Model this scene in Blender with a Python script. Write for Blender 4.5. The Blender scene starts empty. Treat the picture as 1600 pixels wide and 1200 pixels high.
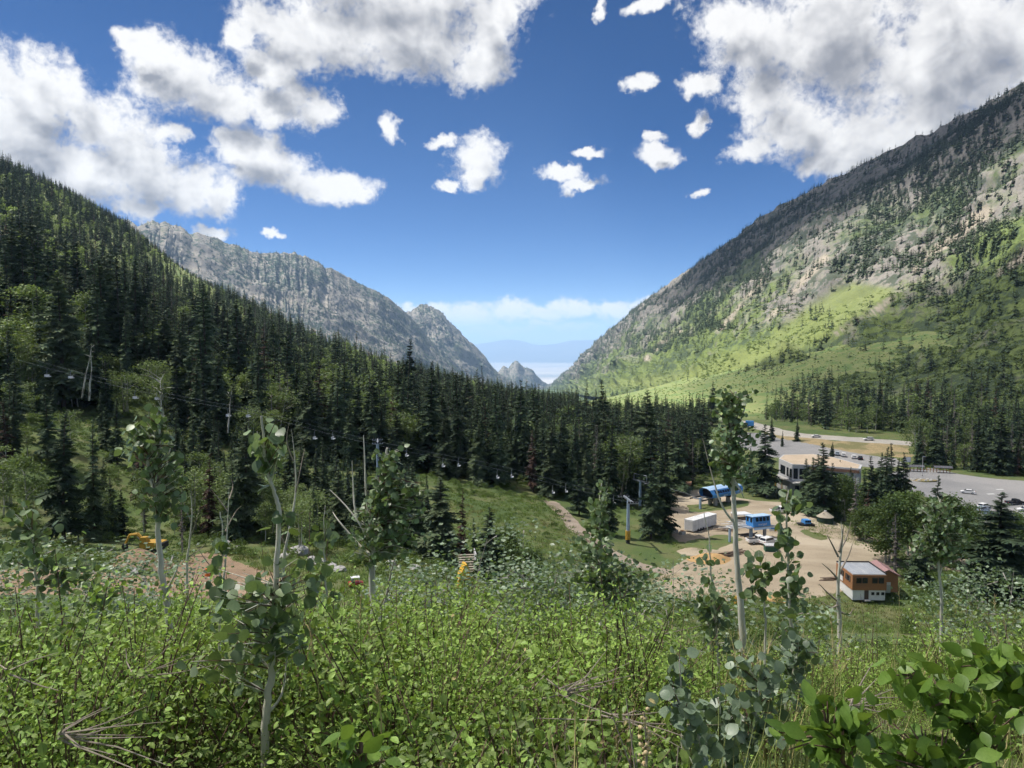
import bpy, math, random
import numpy as np
from mathutils import Vector, Matrix, Euler
sc = bpy.context.scene
COL = sc.collection
R = math.radians
# ------------------------------------------------------------------ camera
FPX = 1209.0                      # focal length in photo pixels (1600 wide)
PITCH = math.atan(75/FPX)
cam_d = bpy.data.cameras.new('camera'); cam = bpy.data.objects.new('camera', cam_d)
COL.objects.link(cam); sc.camera = cam
cam_d.sensor_width = 36; cam_d.lens = 36*FPX/1600
cam_d.clip_start = 0.05; cam_d.clip_end = 200000
cam.location = (0, 0, 0); cam.rotation_euler = (math.pi/2-PITCH, 0, 0)
sc.view_settings.view_transform = 'Standard'; sc.view_settings.look = 'None'
sc.view_settings.exposure = 1.7; sc.view_settings.gamma = 1.0
sc.view_settings.use_curve_mapping = False
sc.cycles.use_denoising = True
sc.cycles.use_adaptive_sampling = True; sc.cycles.adaptive_threshold = .02; sc.cycles.adaptive_min_samples = 16
sc.cycles.max_bounces = 6; sc.cycles.diffuse_bounces = 3; sc.cycles.glossy_bounces = 2
sc.cycles.transmission_bounces = 4; sc.cycles.transparent_max_bounces = 8; sc.cycles.volume_bounces = 0
sc.cycles.sample_clamp_indirect = 4
SUN_EL = R(60); SUN_AZ = R(-78)     # azimuth from +Y, clockwise seen from above: left of the view
SUN = Vector((math.cos(SUN_EL)*math.sin(SUN_AZ), math.cos(SUN_EL)*math.cos(SUN_AZ), math.sin(SUN_EL)))

def ray(px, py):
    a = (px-800)/FPX; b = (600-py)/FPX
    c, s = math.cos(PITCH), math.sin(PITCH)
    y = c + b*s; z = b*c - s
    return a/y, z/y                 # x/Y, z/Y
def W(px, py, Y):
    u, v = ray(px, py); return np.array((u*Y, Y, v*Y))
def proj(P):
    P = np.asarray(P, float); c, s = math.cos(PITCH), math.sin(PITCH)
    d = P[..., 1]*c - P[..., 2]*s; h = P[..., 1]*s + P[..., 2]*c
    d = np.where(np.abs(d) < 1e-3, 1e-3, d)
    return 800+FPX*P[..., 0]/d, 600-FPX*h/d, d

# ------------------------------------------------------------------ world: sky and clouds
world = bpy.data.worlds.new('World'); sc.world = world; world.use_nodes = True
nt = world.node_tree; nt.nodes.clear()
class NB:
    """tiny node-graph helper"""
    def __init__(s, tree): s.t = tree
    def n(s, typ, ins=None, **kw):
        nd = s.t.nodes.new(typ)
        for k, v in kw.items(): setattr(nd, k, v)
        for k, v in (ins or {}).items():
            if hasattr(v, 'is_linked') or isinstance(v, bpy.types.NodeSocket): s.t.links.new(v, nd.inputs[k])
            else: nd.inputs[k].default_value = v
        return nd
    def m(s, op, a, b=0.0, c=0.0, clamp=False):
        nd = s.t.nodes.new('ShaderNodeMath'); nd.operation = op; nd.use_clamp = clamp
        for i, v in enumerate((a, b, c)):
            if isinstance(v, bpy.types.NodeSocket): s.t.links.new(v, nd.inputs[i])
            else: nd.inputs[i].default_value = v
        return nd.outputs[0]
    def v(s, op, a, b=None, c=None, out=0):
        nd = s.t.nodes.new('ShaderNodeVectorMath'); nd.operation = op
        for i, v in enumerate((a, b, c)):
            if v is None: continue
            if isinstance(v, bpy.types.NodeSocket): s.t.links.new(v, nd.inputs[i])
            else: nd.inputs[i].default_value = v
        return nd.outputs[out]
    def mix(s, f, a, b, typ='MIX'):
        nd = s.t.nodes.new('ShaderNodeMix'); nd.data_type = 'RGBA'; nd.blend_type = typ
        for k, v in ((0, f), (6, a), (7, b)):
            if isinstance(v, bpy.types.NodeSocket): s.t.links.new(v, nd.inputs[k])
            else: nd.inputs[k].default_value = (v if k == 0 else (*v, 1) if len(v) == 3 else v)
        return nd.outputs[2]
    def ss(s, x, lo, hi, a=0.0, b=1.0):
        nd = s.n('ShaderNodeMapRange', {1: lo, 2: hi, 3: a, 4: b}, interpolation_type='SMOOTHSTEP')
        s.t.links.new(x, nd.inputs[0]); return nd.outputs[0]
    def noise(s, vec, scale, detail=4, rough=.55, dist=0.0, out=0):
        nd = s.n('ShaderNodeTexNoise', {'Scale': scale, 'Detail': detail, 'Roughness': rough, 'Distortion': dist})
        if vec is not None: s.t.links.new(vec, nd.inputs['Vector'])
        return nd.outputs[out]
b = NB(nt)
sky = b.n('ShaderNodeTexSky', sky_type='NISHITA', sun_disc=False, sun_elevation=SUN_EL, sun_rotation=SUN_AZ,
          altitude=4500, air_density=0.75, dust_density=0.0, ozone_density=4.5)
BLOBS = [  # photo pixel centre and radii of the cumulus lobes
 (55,135,105,72),(10,190,120,100),(150,195,88,62),(95,265,180,62),(215,275,120,58),(295,285,75,48),(345,302,42,32),(268,205,26,17),(205,325,40,16),
 (250,88,55,42),(285,130,80,48),(350,150,90,36),(430,152,95,40),(492,166,48,27),(415,112,50,22),(215,60,25,20),
 (385,222,66,34),(430,262,80,36),(485,290,60,28),(545,300,55,24),(352,206,26,14),
 (520,40,125,62),(640,48,150,70),(420,38,60,38),(745,88,55,52),(600,-30,260,70),(375,72,30,26),(460,75,50,34),(765,20,50,60),
 (612,197,17,18),(742,250,42,36),(738,280,24,18),(690,225,22,9),(870,268,34,10),(905,284,38,9),(918,236,28,6),(1035,235,31,15),(1022,208,12,9),
 (1003,121,26,10),(1086,192,11,16),(1095,132,30,17),(335,358,30,9),(1105,306,11,5),(418,370,10,6),(935,12,8,14),(1010,4,34,10),(695,288,12,8),
 (1300,60,200,130),(1500,80,250,150),(1250,205,95,55),(1340,225,110,62),(1430,200,150,80),(1185,60,105,75),(1118,30,50,48),(1700,20,260,220),(1205,150,60,50),(1172,238,38,18),(1290,262,60,18),
 (690,486,46,15),(648,480,26,9),(735,493,30,10),(788,482,42,18),(840,492,40,13),(898,477,44,17),(952,481,46,15),(1000,483,36,12),(820,511,120,5),(1060,500,120,12),(560,500,100,12)]
geo = b.n('ShaderNodeNewGeometry')
D = b.v('SCALE', geo.outputs['Incoming'], None); D.node.inputs['Scale'].default_value = -1.0
sep = b.n('ShaderNodeSeparateXYZ', {0: D})
az = b.m('MULTIPLY', b.m('ARCTAN2', sep.outputs[0], sep.outputs[1]), 57.29578)
el = b.m('MULTIPLY', b.m('ARCSINE', sep.outputs[2]), 57.29578)
P0 = b.n('ShaderNodeCombineXYZ', {0: az, 1: el}).outputs[0]
def azel(px, py):
    u, v = ray(px, py); return math.degrees(math.atan2(u, 1)), math.degrees(math.atan2(v, math.hypot(u, 1)))
# generic cumulus cover for the directions the photograph does not show
gen_n = b.noise(P0, 0.055, 2, .5)
away = b.m('MAXIMUM', b.ss(b.m('ABSOLUTE', az), 38, 50), b.ss(el, 27, 36))
gen = b.m('SUBTRACT', b.m('MULTIPLY_ADD', gen_n, -5.0, 3.6), b.m('MULTIPLY_ADD', away, 4.0, -4.0))
def density(p, hi=True):
    wv = b.noise(p, 0.16, 2, .5, out=1); wv2 = b.noise(p, 0.75, 3, .6, out=1)
    pw = b.v('MULTIPLY_ADD', b.v('SUBTRACT', wv, (.5, .5, .5)), (3.4, 2.6, 0), p)
    pw = b.v('MULTIPLY_ADD', b.v('SUBTRACT', wv2, (.5, .5, .5)), (1.9, 1.6, 0), pw)
    L = gen
    for (cx, cy, rx, ry) in BLOBS:
        a0, e0 = azel(cx, cy); a1, _ = azel(cx+rx, cy); _, e1 = azel(cx, cy-ry)
        ra, re = 1.05*abs(a1-a0)+.15, 1.05*abs(e1-e0)+.15
        q = b.v('MULTIPLY_ADD', pw, (1/ra, 1/re, 0), (-a0/ra, -e0/re, 0))
        L = b.m('SMOOTH_MIN', L, b.v('LENGTH', q, out=1), 0.20)
    # billows: ridged detail that gets finer towards the edge
    f1 = b.noise(p, 0.34, 8 if hi else 3, .60, .3)
    f = b.m('MULTIPLY_ADD', f1, 1.7, -.85)
    if hi: f = b.m('ADD', f, b.m('MULTIPLY_ADD', b.noise(p, 2.1, 5, .62, .4), .75, -.375))
    return b.m('ADD', b.m('SUBTRACT', 1.10, L), f)
d0 = density(P0)
d1 = density(b.v('ADD', P0, (-0.9, 2.0, 0)), False)
alpha = b.ss(d0, -0.03, 0.62)
hzfade = b.ss(el, 0.0, 1.6, .6, 1.0)
alpha = b.m('MULTIPLY', alpha, hzfade)
# light falls from above: little cloud between a point and the sun is white, a thick mass above it is grey
shade = b.m('ADD', b.ss(d1, .05, 1.35), b.m('MULTIPLY', b.ss(d0, .9, 2.2), .30))
fine = b.noise(P0, .40, 5, .55, .4)
lum2 = b.m('ADD', b.m('MULTIPLY', shade, 1.08), b.m('MULTIPLY_ADD', fine, .9, -.48), clamp=True)
ccol = b.mix(lum2, (1.0, 1.0, 1.0), (.33, .35, .40))
skyc = b.n('ShaderNodeHueSaturation', {'Color': sky.outputs[0], 'Hue': .502, 'Saturation': 1.17, 'Value': .80}).outputs[0]
bg1 = b.n('ShaderNodeBackground', {'Color': skyc, 'Strength': 0.05})
bg2 = b.n('ShaderNodeBackground', {'Color': ccol, 'Strength': 0.315})
mx = b.n('ShaderNodeMixShader', {0: alpha, 1: bg1.outputs[0], 2: bg2.outputs[0]})
wo = b.n('ShaderNodeOutputWorld', {0: mx.outputs[0]})
world.cycles.sampling_method = 'NONE'
# ------------------------------------------------------------------ sun
sl = bpy.data.lights.new('sun', 'SUN'); sun = bpy.data.objects.new('sun', sl); COL.objects.link(sun)
sl.energy = 4.4; sl.angle = R(0.53); sl.color = (1.0, .95, .87)
sun.rotation_euler = SUN.to_track_quat('Z', 'Y').to_euler(); sun.location = (-200, 50, 400)
# ------------------------------------------------------------------ mesh helpers
def make_mesh(name, V, F, mats=(), midx=None, smooth=False):
    V = np.asarray(V, np.float32).reshape(-1, 3)
    F = [np.asarray(f, np.int32) for f in (F if isinstance(F, list) and isinstance(F[0], np.ndarray) else [F]) if len(f)]
    me = bpy.data.meshes.new(name)
    tot = np.concatenate([np.full(len(f), f.shape[1], np.int32) for f in F])
    loops = np.concatenate([f.ravel() for f in F])
    me.vertices.add(len(V)); me.vertices.foreach_set('co', V.ravel())
    me.loops.add(len(loops)); me.loops.foreach_set('vertex_index', loops)
    me.polygons.add(len(tot))
    st = np.concatenate([[0], np.cumsum(tot)[:-1]]).astype(np.int32)
    me.polygons.foreach_set('loop_start', st); me.polygons.foreach_set('loop_total', tot)
    for m in mats: me.materials.append(m)
    if midx is not None: me.polygons.foreach_set('material_index', np.asarray(midx, np.int32))
    me.polygons.foreach_set('use_smooth', np.full(len(tot), smooth))
    me.update(calc_edges=True); me.validate()
    return me
class MB:
    def __init__(s): s.V = []; s.F = {}; s.n = 0
    def add(s, V, F):
        V = np.asarray(V, float).reshape(-1, 3)
        for f in (F if isinstance(F, list) and len(F) and isinstance(F[0], np.ndarray) else [np.asarray(F)]):
            if len(f): s.F.setdefault(f.shape[1], []).append(f + s.n)
        s.V.append(V); s.n += len(V); return s
    def box(s, c, d, rz=0, M=None):
        x, y, z = (np.array(d)/2)
        V = np.array([(-x,-y,-z),(x,-y,-z),(x,y,-z),(-x,y,-z),(-x,-y,z),(x,-y,z),(x,y,z),(-x,y,z)])
        if rz: V = V @ np.array(Matrix.Rotation(rz, 3, 'Z')).T
        if M is not None: V = V @ np.array(M).T
        return s.add(V + np.array(c), [(0,3,2,1),(4,5,6,7),(0,1,5,4),(1,2,6,5),(2,3,7,6),(3,0,4,7)])
    def tube(s, pts, rad, n=6, cap=True):
        pts = np.asarray(pts, float); k = len(pts); rad = np.broadcast_to(np.asarray(rad, float), (k,))
        T = np.gradient(pts, axis=0); T /= np.linalg.norm(T, axis=1)[:, None]+1e-9
        ref = np.array((0, 0, 1.)) if abs(T[0][2]) < .9 else np.array((1., 0, 0))
        A = np.cross(T, ref); A /= np.linalg.norm(A, axis=1)[:, None]+1e-9; B = np.cross(T, A)
        th = np.linspace(0, 2*np.pi, n, endpoint=False)
        V = pts[:, None] + rad[:, None, None]*(np.cos(th)[None, :, None]*A[:, None]+np.sin(th)[None, :, None]*B[:, None])
        i = np.arange(k-1)[:, None]*n; j = np.arange(n)[None]; j2 = (j+1) % n
        F = np.stack([i+j, i+j2, i+n+j2, i+n+j], -1).reshape(-1, 4)
        s.add(V.reshape(-1, 3), F)
        if cap:
            s.add(np.vstack([V[0], pts[0]]), np.stack([np.arange(n), np.full(n, n), (np.arange(n)+1) % n], -1)[:, ::-1])
            s.add(np.vstack([V[-1], pts[-1]]), np.stack([np.arange(n), (np.arange(n)+1) % n, np.full(n, n)], -1))
        return s
    def prism(s, poly, z0, z1):
        """closed prism over a polygon [(x,y)]; z0/z1 scalars or per-vertex lists"""
        k = len(poly); p = np.array(poly, float)
        a = np.column_stack([p, np.broadcast_to(z0, (k,))]); c = np.column_stack([p, np.broadcast_to(z1, (k,))])
        s.add(np.vstack([a, c]), [np.array([(i, (i+1) % k, k+(i+1) % k, k+i) for i in range(k)])])
        s.add(a, np.array([list(range(k))[::-1]])); s.add(c, np.array([list(range(k))]))
        return s
    def extrude(s, prof, axis, lo, hi):
        """profile [(a,z)] extruded along 'x' or 'y' from lo to hi"""
        k = len(prof); p = np.array(prof, float)
        def ring(t): return np.column_stack([np.full(k, t), p]) if axis == 'x' else np.column_stack([p[:, 0], np.full(k, t), p[:, 1]])
        a, c = ring(lo), ring(hi)
        s.add(np.vstack([a, c]), [np.array([(i, (i+1) % k, k+(i+1) % k, k+i) for i in range(k)])])
        s.add(a, np.array([list(range(k))[::-1]])); s.add(c, np.array([list(range(k))]))
        return s
    def mesh(s, name, mats=(), smooth=False):
        return make_mesh(name, np.vstack(s.V), [np.concatenate(f) for f in s.F.values()], mats, None, smooth)
    def arrays(s): return np.vstack(s.V), [np.concatenate(f) for f in s.F.values()]
def link(name, me, parent=None, loc=None, rz=None):
    o = bpy.data.objects.new(name, me); COL.objects.link(o)
    if parent is not None: o.parent = parent
    if loc is not None: o.location = loc
    if rz is not None: o.rotation_euler = (0, 0, rz)
    return o
def tag(o, label, cat=None, group=None, kind=None):
    o['label'] = label
    if cat: o['category'] = cat
    if group: o['group'] = group
    if kind: o['kind'] = kind
    return o
def thing(name, label, cat, loc=(0, 0, 0), rz=0, group=None):
    return tag(link(name, None, None, loc, rz), label, cat, group)
def part(name, mb, mat, parent, smooth=False, bevel=0):
    me = mb.mesh(name, [mat], smooth) if isinstance(mb, MB) else mb
    o = link(name, me, parent)
    if bevel:
        m = o.modifiers.new('bevel', 'BEVEL'); m.width = bevel; m.segments = 2; m.limit_method = 'ANGLE'
    return o
# ------------------------------------------------------------------ materials
def pm(name, c1, c2=None, scale=4.0, rough=.7, bump=0.0, metal=0.0, spec=.3, detail=6, coord='Object', island=0, objrnd=0, transl=0.0, c3=None, stretch=None, bscale=None, back=None):
    """procedural material: two or three colours mixed by noise, optional per-leaf and per-object variation"""
    m = bpy.data.materials.new(name); m.use_nodes = True; t = m.node_tree; g = NB(t)
    pr = t.nodes['Principled BSDF']; out = t.nodes['Material Output']
    tc = g.n('ShaderNodeTexCoord').outputs[coord]
    vec = g.v('MULTIPLY', tc, stretch) if stretch else tc
    nz = g.noise(vec, scale, detail, .6)
    f = g.ss(nz, .32, .68)
    col = g.mix(f, c1, c2 or tuple(x*.7 for x in c1))
    if c3:
        n2 = g.noise(vec, scale*.23, 4, .6); col = g.mix(g.ss(n2, .46, .62), col, c3)
    if back:
        col = g.mix(g.m('MULTIPLY', g.n('ShaderNodeNewGeometry').outputs['Backfacing'], .75), col, back)
    if island or objrnd:
        rnd = None
        if island: rnd = g.n('ShaderNodeNewGeometry').outputs['Random Per Island']
        if rnd is not None:
            hsv = g.n('ShaderNodeHueSaturation', {'Color': col, 'Value': g.m('MULTIPLY_ADD', rnd, 2*island, 1-island), 'Hue': g.m('MULTIPLY_ADD', rnd, .05*island, .5-.02*island)}); col = hsv.outputs[0]
        if objrnd:
            r2 = g.n('ShaderNodeObjectInfo').outputs['Random']
            hsv = g.n('ShaderNodeHueSaturation', {'Color': col, 'Value': g.m('MULTIPLY_ADD', r2, 2*objrnd, 1-objrnd), 'Hue': g.m('MULTIPLY_ADD', r2, -.05*objrnd, .5+.025*objrnd)}); col = hsv.outputs[0]
    t.links.new(col, pr.inputs['Base Color'])
    pr.inputs['Roughness'].default_value = rough; pr.inputs['Metallic'].default_value = metal
    pr.inputs['Specular IOR Level'].default_value = spec
    if bump:
        bn = g.noise(vec, bscale or scale*3, 6, .65)
        bp = g.n('ShaderNodeBump', {'Strength': min(1, bump), 'Distance': bump, 'Height': bn}); t.links.new(bp.outputs[0], pr.inputs['Normal'])
    if transl:
        tr = g.n('ShaderNodeBsdfTranslucent', {'Color': g.mix(.5, col, (.35, .5, .05), 'MIX')})
        mxs = g.n('ShaderNodeMixShader', {0: transl, 1: pr.outputs[0], 2: tr.outputs[0]}); t.links.new(mxs.outputs[0], out.inputs[0])
    return m
def smooth01(x, a, c):
    t = np.clip((x-a)/(c-a), 0, 1); return t*t*(3-2*t)
def vnoise(x, y, seed=0):
    """value noise in numpy"""
    xi = np.floor(x).astype(np.int64); yi = np.floor(y).astype(np.int64); xf = x-xi; yf = y-yi
    def h(i, j):
        n = (i*374761393 + j*668265263 + seed*144269504) & 0x7fffffff
        n = ((n ^ (n >> 13))*1274126177) & 0x7fffffff
        return ((n ^ (n >> 16)) & 0xffff)/65535.0
    u = xf*xf*(3-2*xf); v = yf*yf*(3-2*yf)
    return (h(xi, yi)*(1-u)+h(xi+1, yi)*u)*(1-v)+(h(xi, yi+1)*(1-u)+h(xi+1, yi+1)*u)*v
def fbm(x, y, oct=5, seed=0, gain=.5, ridged=False):
    s = 0; a = 1; tot = 0
    for k in range(oct):
        n = vnoise(x*2**k+17*k, y*2**k-9*k, seed+k)
        if ridged: n = 1-np.abs(2*n-1)
        s = s+a*n; tot += a; a *= gain
    return s/tot
# ------------------------------------------------------------------ near terrain
C0 = 30.0
CTRL_PX = [ # photo pixel of bare ground and its distance
 (-100,905,84),(100,903,86),(235,868,104),(330,905,92),(400,915,92),(467,867,112),(590,872,112),(727,912,100),(690,880,126),
 (800,852,150),(745,800,172),(900,872,150),(1000,862,165),(982,846,172),(865,793,194),(1050,892,156),
 (1100,872,163),(1080,802,205),(1130,788,214),(1075,768,234),(1230,800,206),(1200,860,167),(1350,942,140),(1300,900,152),(1250,850,172),
 (1500,762,270),(1595,802,231),(1420,737,298),(1600,747,284),(1530,815,225),(1420,850,185),(1520,870,172),(1600,900,160),
 (1230,777,230),(1340,770,238),(1340,716,346),(1185,690,396),(1225,700,372),(1420,720,332),
 (1275,685,388),(1358,689,378),(1490,699,366),(1600,706,360),(1190,668,428),(1130,656,475),
 (150,800,142),(50,690,160),(-60,600,205),(0,480,330),(0,380,460),(0,265,780),(-150,200,700),(210,368,900),(330,470,900),(450,520,820),(560,568,700),(640,595,680),
 (750,624,650),(850,642,600),(950,652,590),(1050,655,560),(1120,660,560),(1250,655,520),(1400,650,480),(1600,660,440),(1800,680,400),
 (500,660,300),(600,725,222),(700,765,190),(850,765,214),(950,746,246),(1000,705,325),(300,755,170),(300,615,262),(450,825,131),(380,720,196),(150,560,262),(640,640,400),(770,668,395),(100,660,200),(200,690,185),
 (210,470,1140),(330,560,1140),(450,590,1140),(560,615,1140),(60,400,1140),(300,500,560),(150,420,560),(450,570,480),(560,610,480)]
CTRL_XYZ = [(0,-20,6),(-30,-18,6),(30,-18,4),(0,0,-1.65),(-6,0,-1.6),(6,0,-1.8),(-25,0,-1.5),(25,0,-4),(0,3,-1.75),(-2.5,3,-1.7),(2.5,3,-1.85),
 (0,6,-3.0),(-5,6,-2.9),(5,6,-3.15),(0,10,-4.9),(-8,10,-4.6),(8,10,-5.2),(0,20,-10.2),(-16,20,-9.6),(16,20,-11),(0,45,-21),(-35,45,-19),(40,45,-24),(0,80,-30),
 (40,80,-34),(80,80,-38),(-70,20,-8),(70,20,-18),(120,60,-38),(150,120,-45),(140,0,-30),(-90,60,-18),(-140,20,0),(-140,100,-12),(-220,60,30),(300,200,-50),(260,60,-42),
 (-600,400,120),(-600,900,195),(-800,1150,100),(-300,1150,-60),(0,1000,-95),(500,500,-10),(700,700,60),(400,900,0),(-900,700,280),(-400,-20,60),(500,0,-20),(900,400,40),(150,1150,-90),(900,1150,150)]
_cp = np.array([W(*c) for c in CTRL_PX]+[np.array(c, float) for c in CTRL_XYZ])
def _uv(x, y): return np.stack([x/(y+C0), np.log(y+C0)], -1)
_K = _uv(_cp[:, 0], _cp[:, 1])
def _phi(r2): return .5*r2*np.log(r2+1e-12)
def _tps():
    n = len(_K); r2 = ((_K[:, None]-_K[None])**2).sum(-1); A = np.zeros((n+3, n+3))
    A[:n, :n] = _phi(r2)+np.eye(n)*2e-4; A[:n, n] = 1; A[:n, n+1:] = _K; A[n, :n] = 1; A[n+1:, :n] = _K.T
    rhs = np.zeros(n+3); rhs[:n] = _cp[:, 2]/(_cp[:, 1]+C0)
    return np.linalg.solve(A, rhs)
_w = _tps()
def ground(x, y):
    x = np.asarray(x, float); y = np.asarray(y, float); q = _uv(x, y); n = len(_K)
    s = _w[n]+q[..., 0]*_w[n+1]+q[..., 1]*_w[n+2]
    for k in range(n): s = s+_w[k]*_phi(((q-_K[k])**2).sum(-1))
    z = s*(y+C0)
    far = smooth01(y, 250, 500)
    z = z+(fbm(x/9, y/9, 3, 3)-.5)*.5*smooth01(y, 4, 40)*(1-smooth01(np.hypot((x-100)/180, (y-240)/140), .7, 1.1)*0)*.6+far*(fbm(x/60, y/60, 3, 5)-.5)*6*smooth01(np.abs(x-150), 150, 300)
    return z
def hit(px, py, y0=60, y1=1300):
    """the ground point seen at a photo pixel"""
    u, v = ray(px, py); Y = np.geomspace(y0, y1, 700); g = ground(u*Y, Y); k = np.argmax(v*Y < g)
    if not (v*Y < g).any(): k = len(Y)-1
    y = Y[k]; return np.array((u*y, y, float(g[k])))
M_ground = pm('ground_soil_grass', (.095, .135, .038), (.14, .145, .06), .25, .95, .25, c3=(.075, .115, .034), detail=8)
gy = np.concatenate([np.linspace(-22, 12, 50), np.geomspace(12.6, 1150, 330)])
gu = np.linspace(-1.05, 1.0, 300)
GX = gu[None]*(gy[:, None]+C0); GY = np.broadcast_to(gy[:, None], GX.shape)
GZ = ground(GX, GY)
def grid_faces(r, c):
    i = np.arange(r-1)[:, None]*c+np.arange(c-1)[None]
    return np.stack([i, i+1, i+c+1, i+c], -1).reshape(-1, 4)
o = link('ground', make_mesh('ground', np.stack([GX, GY, GZ], -1), grid_faces(*GX.shape), [M_ground], None, True)); tag(o, 'grassy mountain slope and valley floor', kind='structure')
# ------------------------------------------------------------------ mountains
def catmull(P, n):
    P = np.asarray(P, float); k = len(P); t = np.linspace(0, k-1, n); i = np.clip(t.astype(int), 0, k-2); f = (t-i)[:, None]
    f = f.reshape((-1,)+(1,)*(P.ndim-1))
    p0 = P[np.clip(i-1, 0, k-1)]; p1 = P[i]; p2 = P[i+1]; p3 = P[np.clip(i+2, 0, k-1)]
    return .5*(2*p1+(p2-p0)*f+(2*p0-5*p1+4*p2-p3)*f*f+(3*p1-p0-3*p2+p3)*f**3)
def _sd(x, y, poly):
    d = np.full(np.shape(x), 1e9); n = len(poly); ins = np.zeros(np.shape(x), bool)
    for i in range(n):
        a = np.array(poly[i], float); c = np.array(poly[(i+1) % n], float); e = c-a; t = np.clip(((x-a[0])*e[0]+(y-a[1])*e[1])/(e@e+1e-9), 0, 1)
        d = np.minimum(d, np.hypot(x-a[0]-t*e[0], y-a[1]-t*e[1])); ins ^= ((a[1] > y) != (c[1] > y)) & (x < (c[0]-a[0])*(y-a[1])/((c[1]-a[1]) or 1e-9)+a[0])
    return np.where(ins, d, -d)
def mountain(name, ribs, prof, n_along, n_up, amp, freq, seed, mat, gully=0.0, back=.6, label='', jag=.12, skew=1.1, scree=(), meadow=None):
    """ribs: [(ridge px,py,Y),(base px,py,Y)] ; prof: height fraction over plan fraction; returns grid of points and the attribute 'up'"""
    rid = catmull([W(*r[0]) for r in ribs], n_along); bas = catmull([W(*r[1]) for r in ribs], n_along)
    Ls = np.linspace(0, 1, n_along)*len(ribs); Hr = np.linalg.norm(rid-bas, axis=1); rid[:, 2] += jag*Hr*((fbm(Ls*3.1, Ls*0+.5, 5, seed+3, .6, True)-.62)*.11)
    s = np.linspace(0, 1, n_up); hfrac = np.interp(s, *zip(*prof))
    P = bas[:, None]*(1-s)[None, :, None]+rid[:, None]*s[None, :, None]
    P[..., 2] = bas[:, None, 2]*(1-hfrac)[None]+rid[:, None, 2]*hfrac[None]
    L = np.concatenate([[0], np.cumsum(np.linalg.norm(np.diff(bas+rid, axis=0)/2, axis=1))])
    Hs = np.linalg.norm(rid-bas, axis=1).mean()
    gx = np.broadcast_to(L[:, None]/freq, P.shape[:2]); gy_ = np.broadcast_to((s*Hs/freq)[None], P.shape[:2])
    edge = np.minimum(1, s*6)[None]*(.55+.45*np.minimum(1, (1-s)*5))[None]
    rg = fbm(gx*.7+skew*gy_+.7*fbm(gx, gy_, 3, seed+9), gy_*.4, 6, seed, .5, True)-.55
    n2 = fbm(gx*2.2, gy_*2.2, 6, seed+30, .55)-.5
    sc_ = (np.linalg.norm(rid-bas, axis=1)/Hs)[:, None]
    d = amp*sc_*edge*(gully*rg+n2)
    nrm = np.cross(np.gradient(P, axis=0), np.gradient(P, axis=1)); nrm /= np.linalg.norm(nrm, axis=-1)[..., None]+1e-9
    if nrm[..., 2].mean() < 0: nrm = -nrm
    P = P+nrm*d[..., None]
    # the far side, falling away behind the ridge
    outd = rid-bas; outd[:, 2] = 0; outd /= np.linalg.norm(outd, axis=1)[:, None]
    drop = np.abs(rid[:, 2]-bas[:, 2])+60
    B = np.stack([P[:, -1]+outd*(drop*t)[:, None]-np.array((0, 0, 1.))*(drop*t*1.1)[:, None] for t in (.12, .5, 1.1)], 1)
    A = np.concatenate([P, B], 1)
    me = make_mesh(name, A.reshape(-1, 3), grid_faces(A.shape[0], A.shape[1]), [mat], None, True)
    at = me.attributes.new('up', 'FLOAT', 'POINT'); up = np.concatenate([np.broadcast_to(s[None], P.shape[:2]), np.ones((len(P), 3))], 1); at.data.foreach_set('value', up.ravel().astype(np.float32))
    at = me.attributes.new('along', 'FLOAT', 'POINT'); al = np.broadcast_to(np.linspace(0, 1, n_along)[:, None], A.shape[:2]); at.data.foreach_set('value', np.ascontiguousarray(al).ravel().astype(np.float32))
    ax_, ay_, _d = proj(A); wob = 7*(fbm(A[..., 0]/25, A[..., 2]/25, 4, 19)-.5)*2; scr = np.zeros(A.shape[:2]); mea = np.zeros(A.shape[:2])
    def seg(x0, y0, x1, y1):
        ex, ey = x1-x0, y1-y0; tt = np.clip(((ax_-x0)*ex+(ay_-y0)*ey)/(ex*ex+ey*ey), 0, 1); return np.hypot(ax_-x0-tt*ex, ay_-y0-tt*ey), tt
    if scree:
        for (x0, y0, x1, y1, wd) in scree:
            dd, tt = seg(x0, y0, x1, y1); scr = np.maximum(scr, smooth01(wd*(.5+.8*tt)-dd-wob, -2, 3))
    if meadow: mea = smooth01(_sd(ax_, ay_, meadow)+wob*1.5, -8, 10)  # smoother, slightly lighter green inside the polygon, with less rock
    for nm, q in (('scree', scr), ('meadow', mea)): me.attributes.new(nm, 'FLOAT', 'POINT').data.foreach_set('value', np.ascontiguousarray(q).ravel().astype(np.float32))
    o = link(name, me); tag(o, label, kind='structure')
    return P
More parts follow.
